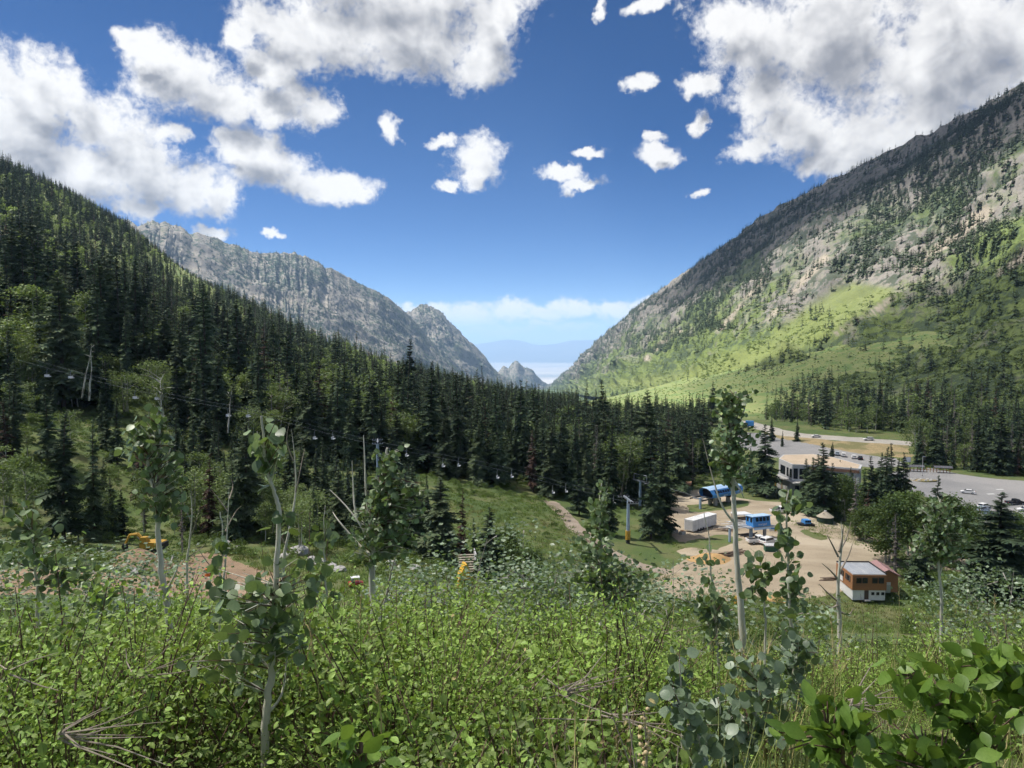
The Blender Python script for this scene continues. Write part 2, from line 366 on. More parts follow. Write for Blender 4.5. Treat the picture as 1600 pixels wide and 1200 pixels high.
def mountain_mat(name, rock1, rock2, green1, green2, nscale, rock_bias, streak, speck):
    m = bpy.data.materials.new(name); m.use_nodes = True; t = m.node_tree; g = NB(t); pr = t.nodes['Principled BSDF']
    pos = g.n('ShaderNodeNewGeometry').outputs['Position']
    up = g.n('ShaderNodeAttribute', attribute_name='up').outputs['Fac']; al = g.n('ShaderNodeAttribute', attribute_name='along').outputs['Fac']
    big = g.noise(pos, nscale, 5, .6); mid = g.noise(pos, nscale*6, 6, .65); fin = g.noise(pos, nscale*40, 5, .7)
    # fall-line streaks of scree and slab
    st = g.n('ShaderNodeCombineXYZ', {0: g.m('MULTIPLY_ADD', al, streak, g.m('MULTIPLY', up, streak*.14)), 1: g.m('MULTIPLY', up, 4.0)}).outputs[0]
    sn = g.noise(st, 1.0, 5, .6)
    k = g.m('ADD', g.m('MULTIPLY_ADD', big, .9, g.m('MULTIPLY', mid, .55)), g.m('MULTIPLY_ADD', sn, .8, g.m('MULTIPLY', fin, .25)))
    k = g.m('ADD', k, g.m('MULTIPLY', up, rock_bias[1]))
    f = g.ss(k, rock_bias[0]-.1, rock_bias[0]+.1)
    rock = g.mix(g.ss(mid, .35, .65), rock1, rock2); rock = g.mix(g.ss(fin, .4, .7), rock, tuple(x*.55 for x in rock1))
    grn = g.mix(g.ss(mid, .38, .62), green1, green2); grn = g.mix(g.ss(fin, .45, .65), grn, tuple(x*.6 for x in green1))
    grn = g.mix(g.ss(up, .35, .75), grn, (.05, .068, .032))
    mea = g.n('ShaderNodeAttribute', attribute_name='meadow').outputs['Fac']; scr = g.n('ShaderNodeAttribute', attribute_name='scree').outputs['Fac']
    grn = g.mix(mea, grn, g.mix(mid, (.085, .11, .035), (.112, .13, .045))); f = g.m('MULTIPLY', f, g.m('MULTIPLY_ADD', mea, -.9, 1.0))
    rock = g.mix(scr, rock, g.mix(fin, (.22, .195, .155), (.15, .13, .108))); f = g.m('MAXIMUM', f, scr)
    sp = g.noise(pos, .05, 4, .7); sp2 = g.noise(pos, .004, 4, .6)
    veg = g.m('MULTIPLY', g.ss(g.m('ADD', sp, g.m('MULTIPLY_ADD', sp2, .5, -.25)), .50, .58), speck*1.6, clamp=True)
    veg = g.m('MULTIPLY', veg, g.m('SUBTRACT', 1.0, g.m('MAXIMUM', g.m('MULTIPLY', mea, .8), scr)))
    t.links.new(g.mix(veg, g.mix(f, grn, rock), (.028, .042, .026)), pr.inputs['Base Color'])
    pr.inputs['Roughness'].default_value = .95; pr.inputs['Specular IOR Level'].default_value = .15
    hgt = g.m('ADD', g.m('MULTIPLY', mid, 1.0), g.m('MULTIPLY', fin, .35))
    bp = g.n('ShaderNodeBump', {'Strength': 1.0, 'Distance': .12/nscale/10, 'Height': hgt}); t.links.new(bp.outputs[0], pr.inputs['Normal'])
    return m
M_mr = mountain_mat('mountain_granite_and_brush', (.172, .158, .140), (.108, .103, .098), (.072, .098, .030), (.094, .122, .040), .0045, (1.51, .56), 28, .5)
M_ml = mountain_mat('far_mountain_granite', (.200, .180, .152), (.125, .12, .113), (.04, .052, .036), (.06, .07, .042), .0016, (1.18, .10), 36, .7)
RIBS_R = [((2250,-260,1000),(2300,720,230)),((1900,-40,1200),(1900,690,330)),((1600,130,1450),(1600,652,430)),((1450,205,1700),(1450,640,520)),((1300,278,1950),(1300,632,600)),((1180,350,2250),(1180,628,720)),
 ((1100,408,2600),(1080,626,900)),((1000,480,3200),(1000,622,1250)),((940,530,4000),(930,620,2000)),((900,567,5000),(895,615,3200)),((868,597,6500),(862,611,5200)),((845,614,8500),(838,618,7500))]
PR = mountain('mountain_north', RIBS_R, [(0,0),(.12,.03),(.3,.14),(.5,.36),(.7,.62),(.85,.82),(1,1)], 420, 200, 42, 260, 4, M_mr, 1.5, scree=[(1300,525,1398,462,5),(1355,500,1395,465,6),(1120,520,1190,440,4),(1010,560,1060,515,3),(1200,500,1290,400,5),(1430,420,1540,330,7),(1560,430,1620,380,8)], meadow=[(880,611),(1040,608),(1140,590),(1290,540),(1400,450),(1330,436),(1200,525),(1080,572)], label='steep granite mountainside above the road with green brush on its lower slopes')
RIBS_A = [((60,300,3400),(60,640,1500)),((200,352,3600),(200,630,1700)),((245,350,3700),(260,628,1900)),((300,360,3850),(330,625,2100)),((390,392,4000),(400,622,2300)),((435,398,4100),(440,620,2400)),((470,399,4200),(490,620,2500)),((520,422,4300),(540,620,2700)),((590,457,4500),(610,618,3000)),((640,494,4700),(660,616,3300)),((700,560,4900),(715,614,3700)),((760,612,5100),(770,625,4000))]
PA = mountain('mountain_south', RIBS_A, [(0,0),(.2,.12),(.5,.42),(.8,.76),(1,1)], 420, 180, 55, 520, 14, M_ml, 2.0, jag=.18, label='sunlit pale granite mountain with a long ridge beyond the forest')
RIBS_B = [((560,470,5600),(560,600,4700)),((620,492,5600),(620,605,4700)),((648,487,5650),(650,608,4700)),((660,478,5690),(670,609,4725)),((670,479,5700),(680,610,4750)),((690,490,5800),(720,612,4800)),((740,541,5900),(760,614,5000)),((785,588,6100),(800,616,5300)),((830,622,6300),(830,628,5600))]
PB = mountain('mountain_shoulder', RIBS_B, [(0,0),(.3,.2),(.7,.65),(1,1)], 220, 110, 55, 380, 24, M_ml, 2.2, jag=.35, label='rocky peak behind the long granite ridge')
RIBS_C = [((740,590,7600),(740,612,7000)),((775,582,7600),(772,613,7000)),((786,572,7600),(782,614,7000)),((795,576,7600),(794,614,7000)),((806,565,7620),(805,614,7000)),((818,574,7650),(815,614,7050)),((830,577,7700),(826,615,7100)),((844,592,7800),(838,616,7200)),((858,602,7900),(850,617,7300)),((880,622,8100),(880,630,7600))]
PC = mountain('mountain_spur', RIBS_C, [(0,0),(.5,.5),(1,1)], 140, 60, 40, 300, 34, M_ml, 1.8, jag=.3, label='small rocky spur at the canyon mouth')
# valley floor beyond the near ground, and the wide plain with its far range
M_forfloor = pm('canyon_floor_brush', (.035, .06, .02), (.06, .09, .03), .02, .95)
ax = [(560,40,-70),(900,45,-92),(1200,52,-112),(2500,100,-192),(5000,200,-340),(8000,330,-540),(12000,520,-1000),(16000,700,-1150)]
Vf = [];
for (y, x, z) in ax: Vf += [(x-.5*y-200, y, z-6), (x-.12*y, y, z-8), (x, y, z-10), (x+.12*y, y, z-8), (x+.5*y+200, y, z-6)]
o = link('canyon_floor', make_mesh('canyon_floor', Vf, grid_faces(len(ax), 5), [M_forfloor], None, True)); tag(o, 'forested canyon floor', kind='structure')
M_plain = pm('plain_dry', (.30, .26, .215), (.13, .135, .12), .00018, .95, c3=(.38, .33, .27), detail=8, stretch=(1, 2.2, 1))
o = link('plain', make_mesh('plain', [(-60000,9000,-1150),(60000,9000,-1150),(60000,62000,-1400),(-60000,62000,-1400)], [(0,1,2,3)], [M_plain])); tag(o, 'wide pale dry plain beyond the canyon mouth', kind='structure')
M_range = pm('far_range', (.03, .034, .036), (.06, .06, .058), .0006, .95)
px_ = np.linspace(-400, 2200, 260); rY = 44000.0
ridge = 548-26*fbm(px_/140+3, px_*0+.5, 5, 77)-8*np.exp(-((px_-800)/40)**2)-4*np.exp(-((px_-900)/35)**2)
top = np.array([W(a, c, rY) for a, c in zip(px_, ridge)]); bot = np.array([W(a, 566, rY-7000) for a in px_]); bot[:, 2] = -1330
mid = .5*(top+bot)+np.column_stack([np.zeros(260), np.zeros(260), (fbm(px_/20, px_*0+2.5, 4, 8)-.6)*300]); bk = top+np.array((0, 6000, -1500))
G4 = np.stack([bot, mid, top, bk], 1)
o = link('far_range', make_mesh('far_range', G4.reshape(-1, 3), grid_faces(260, 4), [M_range], None, True)); tag(o, 'hazy blue mountain range on the horizon', kind='structure')
# ------------------------------------------------------------------ haze: one closed box of pale air
hz = bpy.data.materials.new('haze_air'); hz.use_nodes = True; ht = hz.node_tree; ht.nodes.clear(); g = NB(ht)
pv = g.n('ShaderNodeVolumePrincipled', {'Color': (.44, .67, 1.0, 1), 'Density': 4.3e-5, 'Anisotropy': .1})
g.n('ShaderNodeOutputMaterial', {'Volume': pv.outputs[0]})
o = link('haze', MB().box((0, 25500, -450), (124000, 54000, 2200)).mesh('haze', [hz])); tag(o, 'pale blue haze in the canyon air', kind='stuff')
# ------------------------------------------------------------------ cumulus overhead, outside the picture, whose shade lies on the valley
cv = bpy.data.materials.new('cloud_vapour'); cv.use_nodes = True; ct = cv.node_tree; ct.nodes.clear(); g = NB(ct)
pv = g.n('ShaderNodeVolumePrincipled', {'Color': (1, 1, 1, 1), 'Density': .0056, 'Anisotropy': .3})
g.n('ShaderNodeOutputMaterial', {'Volume': pv.outputs[0]})
def cloud(name, label, shade, zc, thick, seed):
    """a cumulus deck whose shade falls on the ground polygon 'shade' [(x,y,z)]"""
    pts = np.array(shade, float); up = (zc-pts[:, 2])/SUN.z; c = pts+np.array(SUN)*up[:, None]
    cx, cy = c[:, 0].mean(), c[:, 1].mean(); k = 96
    th = np.linspace(0, 2*np.pi, k, endpoint=False); ang = np.arctan2(c[:, 1]-cy, c[:, 0]-cx); rr = np.hypot(c[:, 0]-cx, c[:, 1]-cy)
    oi = np.argsort(ang); rad = np.interp(th, np.concatenate([ang[oi]-2*np.pi, ang[oi], ang[oi]+2*np.pi]), np.tile(rr[oi], 3))
    V = [];  rings = 26
    for j in range(rings+1):
        t = j/rings; ph = math.pi*t; sr = math.sin(ph)**.55
        hgt = math.cos(ph); zz = zc+(hgt*thick if hgt > 0 else hgt*thick*.25)
        x = np.cos(th); y = np.sin(th); lump = 1+.22*(fbm(3+2.2*x+3*t, 3+2.2*y, 4, seed)-.5)*2*min(1, sr*1.5)
        V.append(np.stack([cx+rad*sr*lump*x, cy+rad*sr*lump*y, zz+thick*.5*(fbm(5+3*x*sr, 5+3*y*sr, 4, seed+5)-.5)*np.ones(k)], -1))
    V = np.array(V); i = np.arange(rings)[:, None]*k; j = np.arange(k)[None]; j2 = (j+1) % k
    o = link(name, make_mesh(name, V.reshape(-1, 3), np.stack([i+j, i+k+j, i+k+j2, i+j2], -1).reshape(-1, 4), [cv], None, True))
    return tag(o, label, kind='stuff')
_PX, _PY, _ = proj(PR)
def on_mt(px, py):
    k = np.argmin((_PX-px)**2+(_PY-py)**2+1e-4*PR[..., 1]); return tuple(PR.reshape(-1, 3)[k])
cloud('cloud', 'broad cumulus overhead shading the valley', [(-260,-400,0),(300,-500,0),(900,-200,0),on_mt(1690,300),on_mt(1560,390),on_mt(1410,445),on_mt(1290,545),on_mt(1150,592),on_mt(1060,618),(200,640,-60),(80,600,-60),(-100,660,-40),(-260,420,0),(-330,100,20)], 1150, 150, 3)
cloud('cloud', 'cumulus shading the upper mountainside', [on_mt(1690,110),on_mt(1560,165),on_mt(1400,232),on_mt(1250,310),on_mt(1120,400),on_mt(1040,462),on_mt(1080,470),on_mt(1220,385),on_mt(1380,300),on_mt(1560,240),on_mt(1690,200)], 1500, 330, 7)
# ------------------------------------------------------------------ dirt, track, asphalt: sheets that sink into the turf at their ragged edges
def inpoly(px, py, poly):
    px = np.asarray(px, float); py = np.asarray(py, float); ins = np.zeros(px.shape, bool); n = len(poly)
    for i in range(n):
        x1, y1 = poly[i]; x2, y2 = poly[(i+1) % n]
        c = ((y1 > py) != (y2 > py)) & (px < (x2-x1)*(py-y1)/((y2-y1) or 1e-9)+x1); ins ^= c
    return ins
def sdist(x, y, poly):
    d = np.full(np.shape(x), 1e9); n = len(poly)
    for i in range(n):
        a = np.array(poly[i]); e = np.array(poly[(i+1) % n])-a; t = np.clip(((x-a[0])*e[0]+(y-a[1])*e[1])/(e@e+1e-9), 0, 1)
        d = np.minimum(d, np.hypot(x-a[0]-t*e[0], y-a[1]-t*e[1]))
    return np.where(inpoly(x, y, poly), d, -d)
SHEETS = []
def sheet(name, label, poly, mat, step=1.5, lift=.14, rag=1.5, holes=(), flat=False):
    """poly: ground polygon [(x,y)]"""
    P = np.array(poly); x0, y0 = P.min(0)-3; x1, y1 = P.max(0)+3
    xs = np.arange(x0, x1, step); ys = np.arange(y0, y1, step); X, Y = np.meshgrid(xs, ys)
    sd = sdist(X, Y, poly)
    for h in holes: sd = np.minimum(sd, -sdist(X, Y, h))
    sd = sd+rag*(fbm(X/6, Y/6, 3, 11)-.5)*2
    z = ground(X, Y)+np.clip(sd*.22, -.3, 1)*lift*2.2*(sd < .45/.22)+lift*(sd >= .45/.22)*2.2*.45
    keep = sd > -1.6
    F = grid_faces(*X.shape); F = F[keep.ravel()[F].any(1)]
    u, inv = np.unique(F, return_inverse=True); V = np.stack([X, Y, z], -1).reshape(-1, 3)[u]
    o = link(name, make_mesh(name, V, inv.reshape(-1, 4), [mat], None, True)); tag(o, label, kind='structure')
    SHEETS.append(poly); return o
def gp(*pix, y0=60): return [tuple(hit(a, c, y0)[:2]) for a, c in pix]
def ribbon(pix, w):
    c = np.array([hit(*q)[:2] for q in pix]); c = catmull(c, 30); t = np.gradient(c, axis=0); t /= np.linalg.norm(t, axis=1)[:, None]; n = np.column_stack([-t[:, 1], t[:, 0]])
    return [tuple(q) for q in c+n*w/2]+[tuple(q) for q in (c-n*w/2)[::-1]]
M_dirt = pm('yard_dirt', (.38, .315, .225), (.29, .235, .165), .22, .95, .12, c3=(.45, .38, .28), detail=9, stretch=(.3, 1, 1))
M_track = pm('track_gravel', (.36, .30, .24), (.29, .235, .18), .3, .95, .1, c3=(.24, .2, .15))
M_earth = pm('bench_earth', (.30, .21, .135), (.21, .145, .095), .35, .95, .3, c3=(.36, .26, .17))
M_asph = pm('asphalt_worn', (.26, .255, .25), (.22, .218, .215), .08, .9, .02, c3=(.30, .29, .28), detail=9)
M_road = pm('road_pale_asphalt', (.40, .37, .32), (.33, .31, .27), .1, .9, .02)
M_bank = pm('dry_grass_bank', (.34, .26, .14), (.26, .21, .11), .35, .95, .4, c3=(.17, .16, .07))
M_paint = pm('road_paint_white', (.75, .75, .72), (.6, .6, .58), 1.0, .7)
M_sand = pm('sand_yellow', (.48, .31, .14), (.40, .25, .11), .6, .95, .1)
sheet('dirt_yard', 'bare tan dirt yard around the lift terminals', gp((1042,768),(1100,765),(1180,782),(1215,785),(1300,815),(1375,845),(1385,880),(1340,900),(1310,935),(1240,935),(1150,940),(1060,940),(1010,905),(1060,890),(1090,868),(1065,850),(1045,840),(1035,800)), M_dirt, 1.4, .14, 2.5,
      holes=[gp((1072,790),(1110,788),(1165,784),(1170,791),(1110,800),(1075,801)), gp((1070,846),(1130,838),(1165,842),(1120,862),(1080,862)), gp((1255,826),(1290,838),(1285,845),(1250,832))])
sheet('dirt_track', 'pale dirt track running down the green meadow', ribbon([(858,783),(880,803),(905,830),(950,860),(1000,884),(1060,898),(1130,905)], 4.2), M_track, .9, .12, .7)
sheet('dirt_road', 'brown earth bench road below the thicket', gp((-160,886),(60,888),(180,897),(275,903),(292,872),(325,864),(395,884),(440,900),(430,926),(380,940),(-160,932)), M_earth, 1.0, .12, 1.2)
sheet('parking_lot', 'wide grey asphalt parking lot behind the trees', gp((1395,737),(1450,730),(1500,741),(1560,749),(1660,757),(1740,790),(1640,815),(1540,818),(1500,800),(1400,760),(1360,750)), M_asph, 1.6, .14, .8)
sheet('lower_parking_lot', 'grey asphalt strip of parking behind the lodge', gp((1150,676),(1190,678),(1300,701),(1400,716),(1420,728),(1370,732),(1300,722),(1200,714),(1140,690)), M_asph, 1.8, .14, .6)
sheet('dry_bank', 'dry yellow grass bank below the road', gp((1195,677),(1300,689),(1420,697),(1425,716),(1335,708),(1235,694)), M_bank, 1.8, .13, 1.5)
sheet('road', 'pale two-lane road curving along the foot of the mountain', ribbon([(1126,657),(1150,658),(1200,671),(1275,683),(1358,689),(1430,694),(1500,699),(1620,707),(1800,722)], 11), M_road, 1.5, .16, .5)
sheet('gravel_pad', 'tan gravel ground beside the parking lot', gp((1420,850),(1500,862),(1540,875),(1510,895),(1420,885)), M_dirt, 1.4, .13, 1.5)
# ------------------------------------------------------------------ buildings, lifts, vehicles
def solid(name, c, rough=.6, metal=0, spec=.4, var=.12, scale=1.5, bump=0): return pm(name, c, tuple(x*(1-var) for x in c), scale, rough, bump, metal, spec)
M_blue = solid('lift_blue_paint', (.065, .27, .64), .4, 0, .5, .1, .4); M_blueroof = solid('lift_roof_pale_blue', (.42, .60, .82), .45, 0, .4, .1, .5)
M_glass = pm('dark_glass', (.012, .015, .02), (.02, .024, .03), 2, .08, spec=.6); M_white = solid('white_paint', (.74, .74, .73), .45); M_offw = solid('grey_white_stucco', (.50, .50, .50), .8, var=.1)
M_conc = pm('concrete', (.42, .41, .39), (.34, .33, .31), 1.2, .9, .02); M_steel = solid('grey_galvanised_steel', (.36, .39, .43), .45, .5); M_tower = solid('tower_blue_grey_paint', (.30, .40, .52), .5)
M_dark = solid('dark_machinery', (.03, .03, .032), .6); M_wood = pm('orange_wood_siding', (.34, .165, .075), (.27, .13, .06), 2.0, .75, .02, stretch=(.3, .3, 6)); M_hut = solid('stained_wood', (.33, .145, .05), .75)
M_metroof = pm('metal_roof_pale', (.46, .48, .50), (.38, .40, .43), .5, .4, 0, .3); M_redroof = solid('red_metal_roof', (.34, .20, .19), .55); M_tan = pm('tan_roof_membrane', (.50, .40, .29), (.44, .35, .25), .2, .85)
M_yel = solid('yellow_paint', (.48, .28, .04), .6); M_lum = pm('weathered_lumber', (.24, .18, .13), (.17, .13, .1), 3, .9); M_green = solid('dark_green_canvas', (.012, .035, .022), .8); M_cream = solid('cream_canvas', (.40, .35, .27), .85)
M_rub = solid('tyre_rubber', (.02, .02, .02), .85); M_oran = solid('safety_orange', (.75, .16, .03), .5); M_rock = pm('granite_boulder', (.46, .45, .42), (.34, .33, .31), 1.5, .95, .05); M_black = solid('black_car_paint', (.012, .014, .022), .25); M_silver = solid('silver_blue_car_paint', (.42, .50, .58), .3, .3)
M_red = solid('red_paint', (.45, .05, .04), .5); M_lens = solid('lamp_lens', (.7, .7, .65), .2)
def bolt_rows(*a): pass
def windows(parent, spots, w, hgt, axis, off, frame=M_dark, glass=M_glass):
    """window parts (frame > pane) on a wall: spots [(along, z)], axis 'x' wall runs along x at y=off"""
    for (a, z) in spots:
        f = MB(); t = .09
        def bx(da, dz, la, lz, th, o):
            c = (a+da, off+o, z+dz) if axis == 'x' else (off+o, a+da, z+dz); d = (la, th, lz) if axis == 'x' else (th, la, lz); return c, d
        sg = -1 if axis == 'x' else -1
        for da, dz, la, lz in ((0, hgt/2, w+t, t), (0, -hgt/2, w+t, t), (-w/2, 0, t, hgt-t), (w/2, 0, t, hgt-t)): f.box(*bx(da, dz, la, lz, .12, sg*.05))
        fo = part('window', f, frame, parent); part('pane', MB().box(*bx(0, 0, w-t, hgt-t, .05, sg*.02)), glass, fo)
# --- orange two-storey building
b0 = hit(1331.5, 943, 100); X0, Y0 = 62.8, 140.0; zb = -48.6
o2 = thing('workshop_building', 'orange wood two-storey building with white concrete base and pale metal roof', 'building', (X0, Y0, zb), R(-2))
part('base_wall', MB().box((2.95, 3.75, .95), (5.9, 7.5, 1.9)), M_white, o2)
part('siding', MB().box((2.95, 3.75, 3.3), (6.2, 7.8, 2.8)), M_wood, o2)
for k in range(9): part('board', MB().box((2.95, -.165, 2.05+k*.31), (6.2, .03, .285)), M_wood, o2)
rf = part('roof', MB().box((2.95, 3.75, 4.78), (6.0, 7.6, .14)), M_metroof, o2)
for xx in (.9, 2.6, 4.4): part('seam', MB().box((xx, 3.75, 4.87), (.06, 7.5, .05)), M_offw, rf)
part('parapet', MB().box((2.95, 7.6, 4.95), (6.2, .12, .3)).box((6.0, 3.75, 4.95), (.12, 7.6, .3)), M_dark, o2)
windows(o2, [(1.0, 3.75), (2.1, 3.75), (3.9, 3.75), (5.05, 3.75)], .85, .95, 'x', -.18); windows(o2, [(1.2, 3.7), (2.4, 3.7), (4.3, 3.7), (5.6, 3.7)], .8, .95, 'y', -.16)
windows(o2, [(3.65, 1.25), (4.55, 1.25), (5.45, 1.25)], .42, .45, 'x', -.01)
part('door', MB().box((2.5, -.04, .95), (.75, .1, 1.8)), solid('brown_door', (.09, .06, .045)), o2); part('notice_board', MB().box((-.2, 4.9, 2.7), (.06, 1.4, 1.0)), M_white, o2); part('step', MB().box((2.5, -.45, .1), (1.0, .7, .2)), M_conc, o2)
c2 = thing('cabin', 'small orange wood cabin with pinkish red gable roof beside the two-storey building', 'building', (70.8, 143.3, -48.2), R(-6))
part('wall', MB().extrude([(-1.9, 0), (1.9, 0), (1.9, 3.2), (0, 4.1), (-1.9, 3.2)], 'y', 0, 6.0), M_wood, c2)
part('roof', MB().extrude([(-2.25, 3.08), (0, 4.2), (2.25, 3.08), (2.25, 3.22), (0, 4.36), (-2.25, 3.22)], 'y', -.4, 6.4), M_redroof, c2)
windows(c2, [(-.9, 2.5)], .9, .9, 'x', -.01); part('porch', MB().box((-1.0, -.9, 1.15), (1.9, 1.6, 1.5)), M_steel, c2); part('railing', MB().box((-1.0, -1.68, 2.1), (1.9, .06, .5)), M_offw, c2)
# --- lodge
zr = -38.4
lp = [W(a, c, 1) for a, c in ((1217,717),(1238,726),(1264,727),(1343,733),(1346,727),(1302,715),(1270,710),(1224,711))]; lp = [tuple((q*(zr/q[2]))[:2]) for q in lp]
ox, oy = lp[1]; lq = [(x-ox, y-oy) for x, y in lp]
lod = thing('lodge', 'large pale grey lodge with flat tan roof and tall dark windows', 'building', (ox, oy, zr))
part('wall', MB().prism(lq, -5.0, -.3), M_offw, lod); rr = part('roof', MB().prism([(x*1.012, y*1.012-.1) for x, y in lq], -.3, .12), M_offw, lod)
cxl, cyl = np.mean(lq, 0); part('membrane', MB().prism([(cxl+(x-cxl)*.965, cyl+(y-cyl)*.965) for x, y in lq], .10, .16), M_tan, rr)
part('lower_wall', MB().prism([(x*.98-.2, y+ .8) for x, y in lq[:5]]+[(lq[5][0], lq[5][1])], -10.2, -5.0), M_conc, lod)
def face_parts(a, c, items, mat, name, parent, z0, z1, out=.06):
    a, c = np.array(a), np.array(c); t = (c-a)/np.linalg.norm(c-a); nrm = np.array((t[1], -t[0])); L = np.linalg.norm(c-a)
    for s0, s1 in items:
        p = a+t*L*(s0+s1)/2+nrm*out*.3; part(name, MB().box((*p, (z0+z1)/2), (L*(s1-s0), .12+out, z1-z0), math.atan2(t[1], t[0])), mat, parent)
face_parts(lq[0], lq[1], [(.16, .5), (.62, .74), (.84, .97)], M_glass, 'window', lod, -4.0, -1.4); face_parts(lq[1], lq[2], [(.08, .34), (.44, .94)], M_glass, 'window', lod, -4.2, -1.1)
face_parts(lq[2], lq[3], [(.03, .12), (.16, .25), (.3, .42), (.5, .7)], M_glass, 'window', lod, -4.0, -1.6); face_parts(lq[2], lq[3], [(.0, 1.0)], pm('lodge_brown_cladding', (.22, .12, .08), (.17, .1, .07), 2, .8), 'cladding', lod, -1.2, -.4, .2)
dk = part('deck', MB().prism([(lq[0][0]-1.5, lq[0][1]-2), (lq[1][0]-.5, lq[1][1]-3.2), (lq[2][0]+1, lq[2][1]-3.2), (lq[2][0]+1, lq[2][1]+.4), (lq[1][0], lq[1][1]+.4), (lq[0][0], lq[0][1])], -5.3, -4.95), M_conc, lod)
for k in range(7):
    q = np.array((lq[0][0]-1.5, lq[0][1]-2))*(1-k/6)+np.array((lq[2][0]+1, lq[2][1]-3.2))*k/6; part('deck_post', MB().box((q[0], q[1]+.2, -7.5), (.22, .22, 4.6)), M_hut if k < 3 else M_conc, lod)
face_parts((lq[1][0]-.5, lq[1][1]-2.2), (lq[2][0]+1, lq[2][1]-2.2), [(.1, .28), (.55, .95)], M_glass, 'lower_window', lod, -8.6, -5.9)
part('deck_railing', MB().tube([(lq[0][0]-1.5, lq[0][1]-2, -4.0), (lq[1][0]-.5, lq[1][1]-3.2, -4.0), (lq[2][0]+1, lq[2][1]-3.2, -4.0)], .06, 4), M_steel, dk)
# --- outdoor stairs
p = hit(1206, 778, 100); st = thing('outdoor_stairs', 'pale steel stairs with railing leading up to the lodge', 'stairs', p, R(-25))
for k in range(8): part('tread', MB().box((k*.38-1.5, 0, .2+k*.3), (.36, 1.8, .06)), M_steel, st)
for sgn in (-1, 1): part('railing', MB().tube([(-1.5, sgn*.9, 1.1), (1.3, sgn*.9, 3.4)], .04, 5).tube([(-1.5, sgn*.9, .1), (1.3, sgn*.9, 2.4)], .06, 5).tube([(-1.5, sgn*.9, 0), (-1.5, sgn*.9, 1.1)], .035, 5).tube([(1.3, sgn*.9, 0), (1.3, sgn*.9, 3.4)], .05, 5), M_steel, st)
# --- lettering helper
def lettering(txt, size, parent, loc, rot, mat):
    cu = bpy.data.curves.new('lettering', 'FONT'); cu.body = txt; cu.size = size; cu.extrude = .01; cu.shear = .2; cu.align_x = 'CENTER'; cu.materials.append(mat)
    tmp = bpy.data.objects.new('lettering', cu); COL.objects.link(tmp); bpy.context.view_layer.update(); me = bpy.data.meshes.new_from_object(tmp.evaluated_get(bpy.context.evaluated_depsgraph_get())); bpy.data.objects.remove(tmp); me.materials.clear(); me.materials.append(mat)
    o = bpy.data.objects.new('lettering', me); COL.objects.link(o); o.parent = parent; o.location = loc; o.rotation_euler = rot; return o
# --- big chairlift terminal
pb = hit(1104, 792, 100); T = thing('lift_terminal', 'long bright blue chairlift terminal with rounded pale roof on concrete pillars', 'lift terminal', (pb[0], pb[1], pb[2]), R(36))
prof = [(-2.1, 2.5), (2.1, 2.5), (2.5, 3.5), (1.75, 4.75), (.8, 5.25), (-.8, 5.25), (-1.75, 4.75), (-2.5, 3.5)]
Lb = 14.0; rings = []
for x, s, sh in ((.0, .98, -1.1), (.4, 1, -1.0), (10.5, 1, 0), (12.6, .9, 0), (13.6, .74, 0), (14.0, .55, 0)):
    zc = 3.7; rings.append([(x+(sh*(z-2.5)/2.7 if x < 1 else 0), y*s, zc+(z-zc)*s) for y, z in prof])
V = np.array(rings).reshape(-1, 3); nn = 8; F = [(i*nn+j, i*nn+(j+1) % nn, (i+1)*nn+(j+1) % nn, (i+1)*nn+j) for i in range(5) for j in range(nn)]
body = make_mesh('body', V, F+[tuple(40+j for j in (0, 1, 2, 3))]+[(40, 43, 44, 47), (44, 45, 46, 47)], [M_blue, M_blueroof], [1 if (k < 40 and k % 8 in (3, 4, 5)) else 0 for k in range(43)])
link('body', body, T)
part('dark_interior_panel', MB().box((.9, 0, 3.7), (.15, 4.0, 2.2)), M_dark, T)  # dark panel inset in the open front end, interior shade put into its colour
for k in range(11):
    x = 1.3+k*1.02
    for sgn in (-1, 1):
        sl_ = math.atan2(.75, 1.25)*sgn; Mr = Matrix.Rotation(sl_, 3, 'X'); ys = 2.19*sgn
        part('window', MB().box((x, ys, 4.06), (.84, .06, .82), M=Mr), M_glass, T)
lettering('gadzoom', .5, T, (5.2, -2.45, 2.85), (R(68), 0, 0), M_white)
for x, y in ((2.6, -.9), (2.6, .9), (9.2, 0)): part('pillar', MB().box((x, y, 1.1), (1.0, .8, 2.9)), M_conc, T, bevel=.06)
part('drive_beam', MB().box((6, 0, 2.3), (11.5, .9, .45)), M_steel, T); part('bullwheel', MB().tube([(9.8, 0, 1.75), (9.8, 0, 2.0)], 1.9, 20), M_dark, T)
part('motor_housing', MB().box((4.6, .3, 1.2), (1.8, 1.6, 1.2)), M_dark, T)
fp = part('front_post', MB().box((-3.6, -.8, 1.4), (.5, .5, 3.2)), M_tower, T); part('sheave_arm', MB().box((-2.0, 0, 2.55), (3.6, .3, .3)).box((-3.4, 0, 2.5), (.3, 4.4, .3)), M_steel, T)
for sgn in (-1, 1): part('sheave_train', MB().tube([(-4.4, sgn*2.1, 2.4), (-.2, sgn*2.1, 2.5)], .22, 8), M_dark, T)
